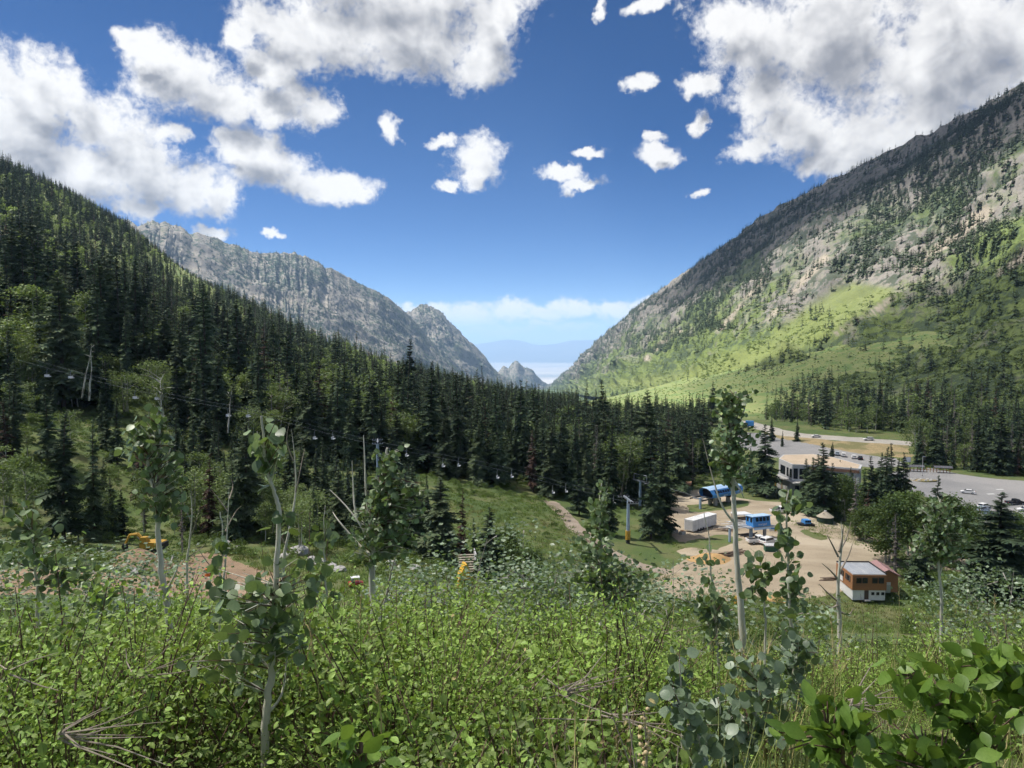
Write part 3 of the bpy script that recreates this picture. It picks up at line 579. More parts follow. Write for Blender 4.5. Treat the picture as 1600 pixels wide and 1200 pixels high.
# --- small blue return terminal
ps = hit(1174, 846, 100); T2 = thing('lift_return_terminal', 'small boxy blue lift station with four windows raised on grey posts', 'lift terminal', (ps[0], ps[1], ps[2]), R(20))
part('platform', MB().box((2.2, 1.0, 3.05), (7.2, 3.2, .18)), M_steel, T2)
part('cabin_body', MB().extrude([(-.5, 3.2), (2.3, 3.2), (2.3, 5.4), (-.15, 5.55)], 'x', .1, 4.9), M_blue, T2)
part('roof', MB().extrude([(-.45, 5.48), (2.45, 5.32), (2.45, 5.45), (-.45, 5.62)], 'x', -.1, 5.1), M_blueroof, T2)
for k in range(4): part('window', MB().box((1.25+k*.98, -.31, 4.85), (.7, .08, .9), M=Matrix.Rotation(-.16, 3, 'X')), M_glass, T2)
for yy in (.3, 1.6): part('window', MB().box((.07, yy, 4.7), (.06, .7, 1.0)), M_glass, T2)
lettering('mid gad', .75, T2, (2.6, -.52, 3.5), (R(82), 0, 0), M_white)
for x in (.6, 4.4): part('post', MB().box((x, 1.0, 1.4), (.55, .6, 3.4)), M_tower if x < 1 else M_conc, T2)
part('skirt', MB().box((2.6, -.55, 2.75), (4.6, .1, .5)), M_blueroof, T2)
part('approach_rail', MB().tube([(-5.5, .2, 3.3), (0, .2, 3.2)], .13, 6).tube([(-5.5, 1.9, 3.3), (0, 1.9, 3.2)], .13, 6).tube([(-5.5, .2, 3.3), (-5.5, 1.9, 3.3)], .1, 6), M_white, T2)
part('approach_post', MB().box((-5.2, 1.0, 1.5), (.4, .4, 3.4)), M_tower, T2)
psn = hit(1207, 833, 100); sb = thing('notice_panel', 'white and blue information panel beside the small blue lift station', 'sign', psn, R(-10))
part('panel', MB().box((0, 0, 1.1), (1.5, .08, 1.5)), M_white, sb); part('blue_band', MB().box((0, -.06, 1.0), (1.4, .04, .35)), M_blue, sb); part('yellow_corner', MB().box((.7, -.06, .55), (.5, .04, .5)), M_yel, sb); [part('leg', MB().box((xx, 0, .2), (.08, .08, .5)), M_steel, sb) for xx in (-.6, .6)]
# --- white trailer
pt = hit(1083, 834, 100); tr = thing('trailer', 'long white box trailer parked on the dirt yard', 'trailer', pt, R(44))
part('box', MB().box((5.2, 1.25, 1.75), (10.4, 2.5, 2.6)), M_white, tr, bevel=.05)
part('roof_cap', MB().box((5.2, 1.25, 3.08), (10.5, 2.6, .08)), M_white, tr)
for k in range(7): part('rib', MB().box((.8+k*1.5, -.02, 1.75), (.05, .04, 2.5)), M_offw, tr)
for k in range(3):
    for yy in (.1, 2.4): part('wheel', MB().tube([(2.2+k*1.1, yy-.12, .42), (2.2+k*1.1, yy+.12, .42)], .42, 14), M_rub, tr)
part('door', MB().box((-.03, 1.25, 1.7), (.06, 2.2, 2.3)), M_offw, tr); [part('landing_leg', MB().box((8.6, yy, .35), (.15, .15, .8)), M_steel, tr) for yy in (.4, 2.1)]
# --- wooden hut
ph = hit(1073, 770, 100); hu = thing('wooden_hut', 'small orange wooden hut on posts at the forest edge', 'hut', ph, R(-15))
part('wall', MB().box((0, 0, 1.75), (2.0, 2.0, 1.9)), M_hut, hu)
for k in range(7): part('board', MB().box((-.87+k*.29, -1.02, 1.75), (.26, .05, 1.9)), M_hut, hu)
part('roof', MB().extrude([(-1.45, 2.55), (0, 3.3), (1.45, 2.55), (1.45, 2.7), (0, 3.45), (-1.45, 2.7)], 'x', -1.4, 1.4), pm('hut_roof', (.36, .20, .11), (.3, .17, .1), 3, .8), hu)
for a, c in ((-.9, -.9), (.9, -.9), (-.9, .9), (.9, .9)): part('leg', MB().box((a, c, .4), (.16, .16, .9)), M_lum, hu)
part('door', MB().box((.3, -1.06, 1.6), (.7, .05, 1.5)), solid('hut_door', (.2, .085, .03)), hu)
# --- yurt
py_ = hit(1289, 818, 100); yu = thing('yurt', 'dark green round yurt with cream conical roof among the conifers', 'yurt', py_); yu.scale = (.75,)*3
part('wall', MB().tube([(0, 0, -.3), (0, 0, 2.3)], 2.7, 24), M_green, yu, True); part('roof', MB().tube([(0, 0, 2.25), (0, 0, 2.3), (0, 0, 4.1), (0, 0, 4.35)], [2.85, 2.85, .35, .1], 24), M_cream, yu); part('vent_ring', MB().tube([(0, 0, 4.1), (0, 0, 4.3)], .42, 16), M_white, yu); part('flap', MB().box((-.9, -.9, 3.6), (.9, .7, .05), .6, Matrix.Rotation(.55, 3, 'Y')), M_dark, yu)
# --- blue groomer cab
pg = hit(1258, 822, 100); sn = thing('snow_groomer', 'small blue snow groomer with dark tracks parked before the yurt', 'groomer', pg, R(8)); sn.scale = (.65,)*3
part('cab', MB().extrude([(-1.5, 1.0), (1.5, 1.0), (1.55, 1.5), (1.25, 2.5), (-1.2, 2.5), (-1.5, 1.6)], 'x', -.9, 1.7), M_blue, sn)
for k in range(3): part('window', MB().box((-.35+k*.8, -1.42, 2.0), (.62, .06, .6), M=Matrix.Rotation(-.28, 3, 'X')), M_glass, sn)
for yy in (-1.3, 1.3): part('track', MB().extrude([(-2.6, .45), (-2.2, .05), (2.0, .05), (2.5, .5), (2.0, .9), (-2.2, .9)], 'y', yy-.35, yy+.35), M_dark, sn)
part('bed', MB().box((-2.0, 0, 1.05), (2.2, 2.2, .25)), M_dark, sn); part('blade', MB().extrude([(2.7, .1), (2.95, .1), (3.05, .9), (2.85, .9)], 'y', -1.9, 1.9), M_dark, sn); part('lamp_bar', MB().box((1.2, 0, 2.6), (.2, 1.6, .14)), M_lens, sn)
# --- cars
def car(label, p, rz, paint, kind='sedan', group=None):
    L, Wd = {'sedan': (4.5, 1.78), 'suv': (4.7, 1.9), 'pickup': (5.7, 2.0)}[kind]
    c = thing('pickup_truck' if kind == 'pickup' else 'car', label, 'truck' if kind == 'pickup' else 'car', p, rz, group)
    if kind == 'sedan': pr_ = [(-2.2, .35), (-2.25, .8), (-1.9, .95), (-1.2, 1.0), (1.0, .95), (2.0, .8), (2.25, .6), (2.2, .35)]; cab = [(-1.75, .95), (-1.05, 1.42), (.35, 1.42), (1.2, .95)]
    elif kind == 'suv': pr_ = [(-2.3, .4), (-2.35, 1.0), (-2.2, 1.1), (1.1, 1.08), (2.1, .95), (2.35, .7), (2.3, .4)]; cab = [(-2.25, 1.05), (-1.95, 1.7), (.3, 1.7), (1.15, 1.05)]
    else: pr_ = [(-2.85, .5), (-2.85, 1.12), (-.6, 1.12), (1.4, 1.12), (2.6, 1.02), (2.85, .8), (2.85, .45)]; cab = [(-.75, 1.1), (-.6, 1.82), (.75, 1.82), (1.5, 1.1)]
    part('body', MB().extrude(pr_, 'y', -Wd/2, Wd/2), paint, c, bevel=.09)
    part('cabin', MB().extrude(cab, 'y', -Wd*.42, Wd*.42), paint, c, bevel=.07)
    z0 = cab[0][1]+.06; z1 = cab[1][1]-.1
    gl = [(cab[0][0]+.25, z0), (cab[1][0]+.02, z1), (cab[2][0]-.02, z1), (cab[3][0]-.28, z0)]
    for sgn in (-1, 1): part('side_window', MB().extrude(gl, 'y', sgn*Wd*.42-.012, sgn*Wd*.42+.012), M_glass, c)
    sx = (cab[2][0]+cab[3][0])/2; sz = (cab[2][1]+cab[3][1])/2; an = math.atan2(cab[3][0]-cab[2][0], cab[2][1]-cab[3][1])
    part('windscreen', MB().box((sx+.02, 0, sz), (.04, Wd*.74, math.hypot(cab[3][0]-cab[2][0], cab[2][1]-cab[3][1])*.8), M=Matrix.Rotation(-an, 3, 'Y')), M_glass, c)
    sx = (cab[0][0]+cab[1][0])/2; sz = (cab[0][1]+cab[1][1])/2; an = math.atan2(cab[1][0]-cab[0][0], cab[1][1]-cab[0][1])
    part('rear_window', MB().box((sx-.02, 0, sz), (.04, Wd*.74, math.hypot(cab[1][0]-cab[0][0], cab[1][1]-cab[0][1])*.75), M=Matrix.Rotation(an, 3, 'Y')), M_glass, c)
    if kind == 'pickup': part('bed', MB().box((-1.75, 0, 1.12), (1.9, Wd*.84, .05)), M_dark, c)
    for x in (-L*.3, L*.3):
        for sgn in (-1, 1):
            w = part('wheel', MB().tube([(x, sgn*(Wd/2-.2), .34), (x, sgn*(Wd/2+.02), .34)], .36, 14), M_rub, c); part('rim', MB().tube([(x, sgn*(Wd/2+.02), .34), (x, sgn*(Wd/2+.04), .34)], .2, 10), M_steel, w)
    for sgn in (-1, 1):
        part('headlight', MB().box((L/2-.06, sgn*Wd*.34, .72), (.12, .36, .16)), M_lens, c); part('tail_light', MB().box((-L/2+.03, sgn*Wd*.38, .85), (.08, .22, .18)), M_red, c)
    return c
def on(px, py, lift=.16, y0=100): q = hit(px, py, y0); q[2] += lift; return q
car('white sedan leading along the pale road, nearer the canyon mouth', on(1275, 684), R(168), M_white, 'sedan', 'cars on the road'); car('white sports utility car on the road above the dry bank', on(1357, 689), R(172), M_white, 'suv', 'cars on the road')
car('white sedan parked alone half behind the tree crowns', on(1512, 772), R(150), M_white, 'sedan', 'cars in the parking lot'); car('white hatchback parked furthest back in the row of three', on(1538, 795), R(28), M_white, 'suv', 'cars in the parking lot')
car('pale silver car in the middle of the row of three', on(1535, 801), R(24), M_silver, 'suv', 'cars in the parking lot'); car('slate blue car nearest the trees in the row of three', on(1546, 807), R(25), solid('slate_blue_car_paint', (.10, .16, .24), .3), 'sedan', 'cars in the parking lot')
car('black pickup truck parked in the open parking lot', on(1586, 790), R(4), M_black, 'pickup', 'cars in the parking lot'); car('white car cut off by the edge of the picture in the lot', on(1602, 800), R(175), M_white, 'sedan', 'cars in the parking lot')
for k, (a, c_, pnt, lb) in enumerate([(1308,712,M_silver,'silver car parked behind the lodge roof, first of four'),(1318,714,M_white,'white car parked behind the lodge roof, second of four'),(1334,717,M_white,'white car parked behind the lodge roof, third of four'),(1344,719,M_black,'dark car parked behind the lodge roof, last of four')]): car(lb, on(a, c_), R(70), pnt, 'suv', 'cars behind the lodge')
car('white pickup truck parked under the small blue lift station', on(1186, 850), R(8), M_white, 'pickup', 'trucks in the dirt yard'); car('white sports utility car beside the green dumpster', on(1201, 852), R(35), M_white, 'suv', 'trucks in the dirt yard')
car('white pickup truck by the lodge stairs', on(1219, 803), R(20), M_white, 'pickup', 'trucks in the dirt yard')
pd = on(1204, 862, .05); du = thing('dumpster', 'dark green metal dumpster in the dirt yard', 'dumpster', pd, R(-6)); part('bin', MB().extrude([(-.9, .1), (.9, .1), (1.05, 1.4), (-1.05, 1.4)], 'x', -1.3, 1.3), solid('dumpster_green', (.02, .10, .06), .6), du); part('lid', MB().box((0, 0, 1.45), (2.7, 2.2, .1)), M_offw, du); part('rim', MB().box((0, -1.05, 1.3), (2.7, .08, .14)), M_steel, du)
# blue truck on the road
pk = on(1169, 668); bt = thing('box_truck', 'tall blue box truck on the road behind the aspen', 'truck', pk, R(160)); part('cargo_box', MB().box((-.8, 0, 2.2), (4.4, 2.3, 2.6)), M_blue, bt, bevel=.05); part('cab', MB().extrude([(1.5, .6), (3.3, .6), (3.3, 1.5), (2.8, 2.4), (1.5, 2.4)], 'y', -1.1, 1.1), M_white, bt, bevel=.06); part('windscreen', MB().box((3.06, 0, 1.95), (.05, 1.9, .8), M=Matrix.Rotation(-.5, 3, 'Y')), M_glass, bt); part('chassis', MB().box((.2, 0, .65), (6.2, 1.6, .3)), M_dark, bt)
for x in (-2.0, 2.3):
    for sgn in (-1, 1): part('wheel', MB().tube([(x, sgn*.8, .45), (x, sgn*1.1, .45)], .45, 14), M_rub, bt)
# --- lumber, logs, sand, poles in the yard
def pile(label, px, py, n, L, rz, mat, spread, round_=False, name='lumber_pile', pn='plank'):
    p = on(px, py, .1); t = thing(name, label, 'lumber', p, rz); r = np.random.default_rng(int(px))
    for k in range(n):
        a = r.normal(0, .22); c = (r.normal(0, spread), r.normal(0, spread*.5), .12+.16*(k//3)); d = np.array((math.cos(a), math.sin(a), r.normal(0, .03)))*L*r.uniform(.35, .5)
        m = MB().tube([np.array(c)-d, np.array(c)+d], .13*r.uniform(.7, 1.2), 7) if round_ else MB().box(c, (2*np.linalg.norm(d), .25, .09), a)
        part(pn, m, mat, t)
pile('heap of weathered brown logs beside the sand pile', 1141, 869, 14, 6, R(25), M_lum, .9, True, 'log_pile', 'log'); pile('pale boards stacked behind the white trailer', 1148, 826, 12, 5, R(20), M_offw, 1.1); pile('dark timber scattered beside the trailer end', 1131, 830, 10, 4.5, R(-20), M_lum, 1.2); pile('white planks laid in front of the pale canopy', 1158, 820, 12, 6, R(5), M_white, 1.3); pile('brown boards lying near the wooden workshop', 1300, 908, 7, 4, R(15), M_lum, .8)
pile('dark pipes stacked beneath the small blue lift station', 1168, 838, 9, 4, R(8), M_dark, .8, True, 'pipe_stack', 'pipe')
pc = on(1157, 815, 0); ca = thing('canopy', 'low white flat-topped canopy over brown crates behind the small lift station', 'canopy', pc, R(12)); part('top', MB().prism([(-2.4, -1.5), (2.4, -1.5), (2.0, 1.6), (-2.0, 1.6)], 1.9, 2.15), M_white, ca)
for a, c_ in ((-2.1, -1.3), (2.1, -1.3), (1.8, 1.4), (-1.8, 1.4)): part('leg', MB().box((a, c_, .95), (.12, .12, 1.95)), M_steel, ca)
part('crate', MB().box((.3, -.4, .6), (2.6, 1.2, 1.1)), M_lum, ca)
def mound(name, label, px, py, r, hgt, mat, seed):
    p = on(px, py, -.1); th = np.linspace(0, 2*np.pi, 28, endpoint=False); V = []
    for k in range(9):
        t = k/8; V.append(np.column_stack([np.cos(th)*r*(1-t), np.sin(th)*r*(1-t)*.7, hgt*(np.sin(t*np.pi/2)**1.2)*np.ones(28)])*(1+.25*(fbm(4+np.cos(th)*2+t*3, 4+np.sin(th)*2, 3, seed)-.5))[:, None])
    i = np.arange(8)[:, None]*28; j = np.arange(28)[None]; j2 = (j+1) % 28; o = link(name, make_mesh(name, np.vstack(V), np.stack([i+j, i+j2, i+28+j2, i+28+j], -1).reshape(-1, 4), [mat], None, True), None, p); return o
tag(mound('sand_pile', '', 1112, 874, 5.2, 1.3, M_sand, 3), 'heap of yellow sand at the near edge of the yard', 'sand pile'); tag(mound('earth_mound', '', 1082, 862, 4.0, .9, M_dirt, 4), 'low brown earth mound beside the yellow sand', 'earth mound'); tag(mound('sand_pile', '', 1210, 938, 3.2, .8, M_sand, 5), 'orange sand heap at the lower end of the yard', 'sand pile')
for k, (a, c_, lb) in enumerate([(1046,832,'grey concrete block furthest from the trailer'),(1054,834,'brown topped concrete block beside the trailer'),(1066,836,'pale concrete block closest to the trailer')]):
    q = on(a, c_, 0); t = thing('concrete_block', lb, 'block', q, R(20*k)); part('block', MB().box((0, 0, .45), (1.5, 1.0, .9)), M_conc, t, bevel=.08); part('cap', MB().box((0, 0, .98), (.7, .7, .16)), M_hut if k else M_steel, t)
# --- chairlift: towers, cables, chairs
def tower(label, p, hgt, rz, lean=0., pad=False, frame=False, arm=3.6):
    t = thing('lift_tower', label, 'lift tower', p, rz); top = np.array((lean, 0, hgt))
    part('pole', MB().tube([(0, 0, -1), top*.5, top], [.42, .37, .32], 12), M_tower, t, True)
    a = part('crossarm', MB().box(top+np.array((0, 0, .1)), (arm*2, .34, .36)), M_steel, t)
    for s in (-1, 1): part('sheave_train', MB().box(top+np.array((s*arm, 0, .0)), (.22, 2.6, .3)), M_steel, t); 
    for s in (-1, 1):
        for q in (-.9, -.3, .3, .9): part('sheave', MB().tube([top+np.array((s*arm-.14, q, .2)), top+np.array((s*arm+.14, q, .2))], .22, 8), M_dark, t)
    if frame: part('lifting_frame', MB().tube([top+np.array((-arm*.8, 0, .2)), top+np.array((-arm*.8, 0, 1.8)), top+np.array((arm*.8, 0, 1.8)), top+np.array((arm*.8, 0, .2))], .11, 5), M_steel, t)
    part('ladder', MB().tube([(.5, 0, 1), top+np.array((.45, 0, -.3))], .04, 4), M_steel, t)
    if pad: part('safety_pad', MB().tube([(0, 0, .9), (0, 0, 2.9)], .58, 12), M_yel, t); part('pad_base', MB().tube([(0, 0, -.2), (0, 0, .95)], .45, 12), M_dark, t)
    return top+np.array(p)
LA = np.array(W(1172, 818, 180)); LB = np.array(W(40, 562, 200))     # line of the near chairlift
pA = on(981, 850, 0); tA = tower('leaning blue-grey lift tower with yellow pad at its foot in the meadow', pA, float((W(986,781,pA[1])[2])-pA[2]), R(-82), .0, True)
pB = W(590, 690, 192); gB = float(ground(pB[0], 192)); tower('blue-grey lift tower rising among the firs behind the white-trunked aspen', (pB[0], 192, gB), pB[2]-gB, R(-80))
p3 = on(1000, 795, 0); t3 = tower('grey lift tower with square lifting frame beside the tall dark fir', p3, float(W(1000,752,p3[1])[2])-p3[2], R(-55), frame=True, arm=3.0)
pD = W(843, 692, 285); tower('small grey lift tower half hidden in the forest', (pD[0], 285, float(ground(pD[0], 285))), pD[2]-float(ground(pD[0], 285)), R(-55), frame=True, arm=3.0)
pE = W(547, 606, 420); tower('distant grey lift tower near the bare ski run', (pE[0], 420, float(ground(pE[0], 420))), pE[2]-float(ground(pE[0], 420)), R(-55), frame=True, arm=3.2)
dl = (LB-LA); dl /= np.linalg.norm(dl); sd_ = np.cross(dl, (0, 0, 1)); sd_ /= np.linalg.norm(sd_)
def cable(label, P, Q, r=.014, sag=1.0):
    t = np.linspace(0, 1, 24); pts = P[None]*(1-t)[:, None]+Q[None]*t[:, None]; pts[:, 2] -= sag*np.abs(np.sin(t*np.pi*3))
    tag(link('cable', MB().tube(pts, r, 5).mesh('cable', [M_steel])), label, 'cable')
cable('near steel haul cable of the chairlift', LA+sd_*2.4, LB+sd_*2.4); cable('far steel haul cable of the chairlift', LA-sd_*2.4, LB-sd_*2.4)
cable('steel haul cable climbing from the long blue terminal', W(1085, 775, 210), W(400, 560, 560), .04, .6)
CH = {}
def chair_meshes():
    h_ = MB().tube([(0, 0, .1), (0, 0, -.2), (.0, -.15, -.9), (0, -.1, -2.0)], .05, 6); CH['hanger'] = h_.mesh('hanger', [M_steel], True)
    CH['grip'] = MB().box((0, 0, .08), (.5, .16, .2)).mesh('grip', [M_dark])
    CH['seat'] = MB().box((0, .15, -2.45), (2.1, .62, .14)).mesh('seat', [M_white]); CH['backrest'] = MB().box((0, -.16, -2.1), (2.1, .1, .6)).mesh('backrest', [M_white])
    CH['frame'] = MB().tube([(-1.1, -.1, -2.0), (1.1, -.1, -2.0)], .045, 6).tube([(-1.1, -.1, -2.0), (-1.1, .4, -2.5)], .04, 6).tube([(1.1, -.1, -2.0), (1.1, .4, -2.5)], .04, 6).mesh('frame', [M_steel])
chair_meshes()
where = ['closest to the small blue station', 'just uphill of the leaning tower', 'beside the slender aspen top', 'above the top of the dirt track', 'over the dark firs left of the dirt track', 'over the firs above the meadow', 'between the meadow and the hidden tower', 'behind the white-trunked aspen', 'left of the hidden tower', 'above the dead sapling', 'behind the tall thin sapling', 'over the left brush slope', 'highest up at left edge']
k = 0
for j, pxc in enumerate([1036,960,884,798,714,632,516,383,240,105]):
    Yc = LA[1]+(LB[1]-LA[1])*(1172-pxc)/(1172-40.); u_, _ = ray(pxc, 700); t = np.clip((u_*Yc-LA[0])/(LB[0]-LA[0]), 0, 1)
    for s, wv in ((1, 'near'), (-1, 'far')):
        q = LA*(1-t)+LB*t+sd_*2.4*s+dl*(3.0 if s < 0 else 0); q[2] -= abs(math.sin(t*math.pi*3))*1.0
        c = thing('lift_chair', 'white chairlift chair on the %s cable, %s' % (wv, where[j]), 'lift chair', q, math.atan2(dl[1], dl[0])+math.pi/2, 'chairs on the near lift'); c.scale = (.85,)*3
        for nm, me in CH.items(): link(nm, me, c)
# --- parking lot fittings
q = on(1448, 738, .1); fb = thing('booth_fence', 'long low shed of brown posts under a dark roof at the parking lot edge', 'shed', q, R(-14))
for k in range(15): part('post', MB().box((-8+k*1.15, 0, .9), (.2, .2, 1.8)), M_yel if k in (7, 8) else M_hut, fb)
part('roof', MB().extrude([(-1.3, 1.85), (0, 2.5), (1.3, 1.85), (1.3, 2.0), (0, 2.65), (-1.3, 2.0)], 'x', -8.6, -1.0), solid('dark_shingle', (.11, .11, .12)), fb); part('roof', MB().extrude([(-1.3, 1.85), (0, 2.5), (1.3, 1.85), (1.3, 2.0), (0, 2.65), (-1.3, 2.0)], 'x', 2.4, 8.8), solid('dark_shingle_b', (.11, .11, .12)), fb); part('rail', MB().box((0, 0, .9), (16.6, .1, .2)), M_hut, fb)
q = on(1417, 736, 0); sg = thing('sign_board', 'white square sign board behind the parking lot', 'sign', q); part('board', MB().box((0, 0, 4.4), (2.8, .15, 1.9)), M_white, sg); part('border', MB().box((0, .1, 4.4), (3.0, .1, 2.1)), M_dark, sg); part('leg', MB().box((-1.1, 0, 1.7), (.18, .18, 3.5)), M_dark, sg); part('leg', MB().box((1.1, 0, 1.7), (.18, .18, 3.5)), M_dark, sg)
q = on(1440, 752, .1); isl = thing('stone_island', 'low planted island with pale stones in the parking lot', 'island', q)
r = np.random.default_rng(5)
part('planting', MB().prism([(math.cos(a)*5.5*r.uniform(.85, 1.1), math.sin(a)*2.6*r.uniform(.85, 1.1)) for a in np.linspace(0, 6.28, 18)[:-1]], 0, .25), M_bank, isl)
def rock_mesh(seed, n=10):
    r = np.random.default_rng(seed); th = np.linspace(0, 2*np.pi, n, endpoint=False); V = []
    for k in range(6):
        ph = -.5+k/5*2.05; V.append(np.column_stack([np.cos(th)*math.cos(min(1.5, abs(ph)))*r.uniform(.8, 1.2, n), np.sin(th)*math.cos(min(1.5, abs(ph)))*r.uniform(.8, 1.2, n), np.full(n, math.sin(ph)*.75)+r.normal(0, .06, n)]))
    i = np.arange(5)[:, None]*n; j = np.arange(n)[None]; j2 = (j+1) % n; return make_mesh('boulder', np.vstack(V), [np.stack([i+j, i+j2, i+n+j2, i+n+j], -1).reshape(-1, 4), np.array([[5*n+k for k in range(n)]])], [M_rock])
RK = [rock_mesh(i) for i in range(5)]
for k in range(9):
    a = k*.7; o = link('stone', RK[k % 5], isl, (math.cos(a)*3.5, math.sin(a)*1.6, .3), a); o.scale = (.55,)*3
q = on(1441, 745, 0); lp_ = thing('lamp_post', 'tall pale lamp post on the parking lot island', 'lamp post', q); part('pole', MB().tube([(0, 0, 0), (0, 0, 7.5)], [.12, .08], 8), M_offw, lp_); part('lamp_head', MB().box((.5, 0, 7.5), (1.0, .3, .15)), M_steel, lp_); part('base', MB().tube([(0, 0, 0), (0, 0, .6)], .3, 10), M_conc, lp_)
q = on(1409, 766, 0); tb = thing('ticket_booth', 'small grey shelter with lattice side at the near lot corner', 'booth', q, R(10)); part('wall', MB().box((0, 0, 1.2), (2.8, 2.2, 2.4)), M_offw, tb); part('roof', MB().box((0, 0, 2.5), (3.4, 2.8, .2)), M_conc, tb); part('opening', MB().box((.2, -1.12, 1.4), (1.4, .06, 1.0)), M_glass, tb)
for k, (a, c_) in enumerate([(1562,766),(1548,773)]): tag(link('lot_marking', MB().box((0, 0, 0), (2.6, .9, .02)).mesh('lot_marking', [M_paint]), None, on(a, c_, .19), R(5)), 'white painted patch on the parking lot', kind='structure')
yl = thing('yellow_machine', 'small yellow machine on the gravel behind the conifers', 'machine', on(1518, 866, .1), R(20)); part('body', MB().extrude([(-1.6, .5), (1.6, .5), (1.4, 1.2), (.2, 1.3), (-.2, 2.0), (-1.4, 2.0)], 'y', -.8, .8), solid('bright_yellow_paint', (.75, .58, .03)), yl, bevel=.06)
for x in (-1, 1):
    for s in (-.85, .85): part('wheel', MB().tube([(x, s-.15, .45), (x, s+.15, .45)], .45, 12), M_rub, yl)
# --- left bench: excavator, barrel, boulders, yellow pad, ramp
q = on(236, 866, .1, 70); ex = thing('excavator', 'yellow tracked excavator working behind an earth heap at left', 'excavator', q, R(172)); ex.scale = (.8,)*3
for s in (-1.1, 1.1): part('track', MB().extrude([(-2.0, .4), (-1.6, .05), (1.6, .05), (2.0, .4), (1.6, .85), (-1.6, .85)], 'y', s-.28, s+.28), M_dark, ex)
part('house', MB().extrude([(-2.3, 1.1), (1.3, 1.1), (1.3, 2.0), (-.2, 2.2), (-2.3, 2.1)], 'y', -1.25, 1.25), M_yel, ex, bevel=.06); cb = part('cab', MB().extrude([(-.1, 1.9), (1.35, 1.9), (1.2, 3.0), (.1, 3.05)], 'y', .25, 1.25), M_yel, ex, bevel=.05); part('cab_window', MB().box((.6, .24, 2.5), (1.0, .04, .8)), M_glass, cb); part('counterweight', MB().box((-2.35, 0, 1.55), (.5, 2.4, .9)), M_dark, ex)
bm = part('boom', MB().tube([(1.1, -.3, 1.7), (2.6, -.3, 3.2), (4.1, -.3, 3.0)], [.28, .3, .2], 6), M_yel, ex); part('stick', MB().tube([(4.1, -.3, 3.0), (5.0, -.3, 1.3)], [.2, .15], 6), M_yel, bm); part('bucket', MB().extrude([(4.6, .5), (5.2, .4), (5.5, .9), (5.2, 1.4), (4.85, 1.3)], 'y', -.7, .1), M_dark, ex); part('hydraulic_ram', MB().tube([(1.5, -.3, 1.4), (2.7, -.3, 2.7)], .08, 6), M_steel, ex)
q = on(325, 902, .05, 70); br = thing('traffic_barrel', 'bright orange traffic barrel on the earth bench road', 'barrel', q); part('drum', MB().tube([(0, 0, 0), (0, 0, .35), (0, 0, .7), (0, 0, 1.05)], [.36, .34, .31, .28], 12), M_oran, br); part('stripe', MB().tube([(0, 0, .5), (0, 0, .62)], .345, 12), M_white, br); part('foot', MB().tube([(0, 0, 0), (0, 0, .08)], .48, 12), M_rub, br)
q = on(1151, 944, 0, 70); br = thing('traffic_barrel', 'orange barrel at the lower end of the yard behind the pale aspen trunk', 'barrel', q); part('drum', MB().tube([(0, 0, 0), (0, 0, .5), (0, 0, 1.0), (0, 0, 1.3)], [.5, .48, .42, .36], 12), M_yel, br); part('foot', MB().tube([(0, 0, 0), (0, 0, .1)], .6, 12), M_rub, br)
bl = [(467,866,1.5,'large pale boulder under the small aspens'),(446,871,.8,'small white boulder beside the large pale boulder'),(487,876,.7,'white rock on the grassy bank below the boulder'),(500,882,.9,'white rock in the middle of the rock row'),(516,889,1.0,'white rock near the far end of the rock row'),(531,893,.8,'last white rock of the row before the aspen'),(350,852,.9,'pale rock at the edge of the left clearing'),(372,858,.6,'small pale rock beside the left clearing'),(196,893,.6,'small rock at the foot of the earth heap'),(210,897,.7,'grey rock beside the fallen log'),(610,884,.8,'pale rock behind the aspen trunks'),(648,890,.8,'pale rock in dry grass near the bushes')]
for k, (a, c_, s, lb) in enumerate(bl):
    o = link('boulder', RK[k % 5], None, on(a, c_, .1, 70), k*1.3); o.scale = (s*1.1, s, s); tag(o, lb, 'boulder', 'boulders on the left bench')
o = mound('earth_heap', '', 215, 884, 4.5, 2.2, M_earth, 9); o.location = on(215, 884, -.2, 70); tag(o, 'dark earth heap with roots in front of the excavator', 'earth heap')
q = on(228, 896, .35, 70); tag(link('fallen_log', MB().tube([(-4, .3, 0), (0, 0, .1), (4, -.5, 0)], [.2, .17, .1], 8).mesh('fallen_log', [M_bark_d if 'M_bark_d' in globals() else M_lum]), None, q, R(-12)), 'pale fallen log lying along the bench road', 'log')
q = on(726, 918, 0, 70); yp = thing('tower_pad', 'yellow padded hood with pointed top standing in the bushes', 'pad', q, R(15)); part('hood', MB().extrude([(-.95, 0), (.95, 0), (.95, 1.6), (.2, 3.1), (-.1, 3.1), (-.95, 1.2)], 'y', -.8, .8), solid('yellow_vinyl', (.72, .42, .05), .55), yp, bevel=.06); part('strap', MB().box((0, -.82, 1.1), (1.9, .04, .1)), M_dark, yp)
q = on(731, 901, .1, 70); rp = thing('wooden_ramp', 'pale wooden ramp with a white upright rail behind the yellow hood', 'ramp', q, R(8))
for k in range(8): part('plank', MB().box((0, .3+k*.45, .5+k*.22), (2.3, .42, .09)), pm('ramp_plank_%d' % k, (.36, .32, .26), (.28, .25, .2), 3, .85), rp)
part('rail', MB().box((1.25, 1.9, 1.7), (.12, 3.8, 2.4)), M_offw, rp); [part('support', MB().box((xx, 3.0, .8), (.16, .16, 1.8)), M_lum, rp) for xx in (-.9, .9)]
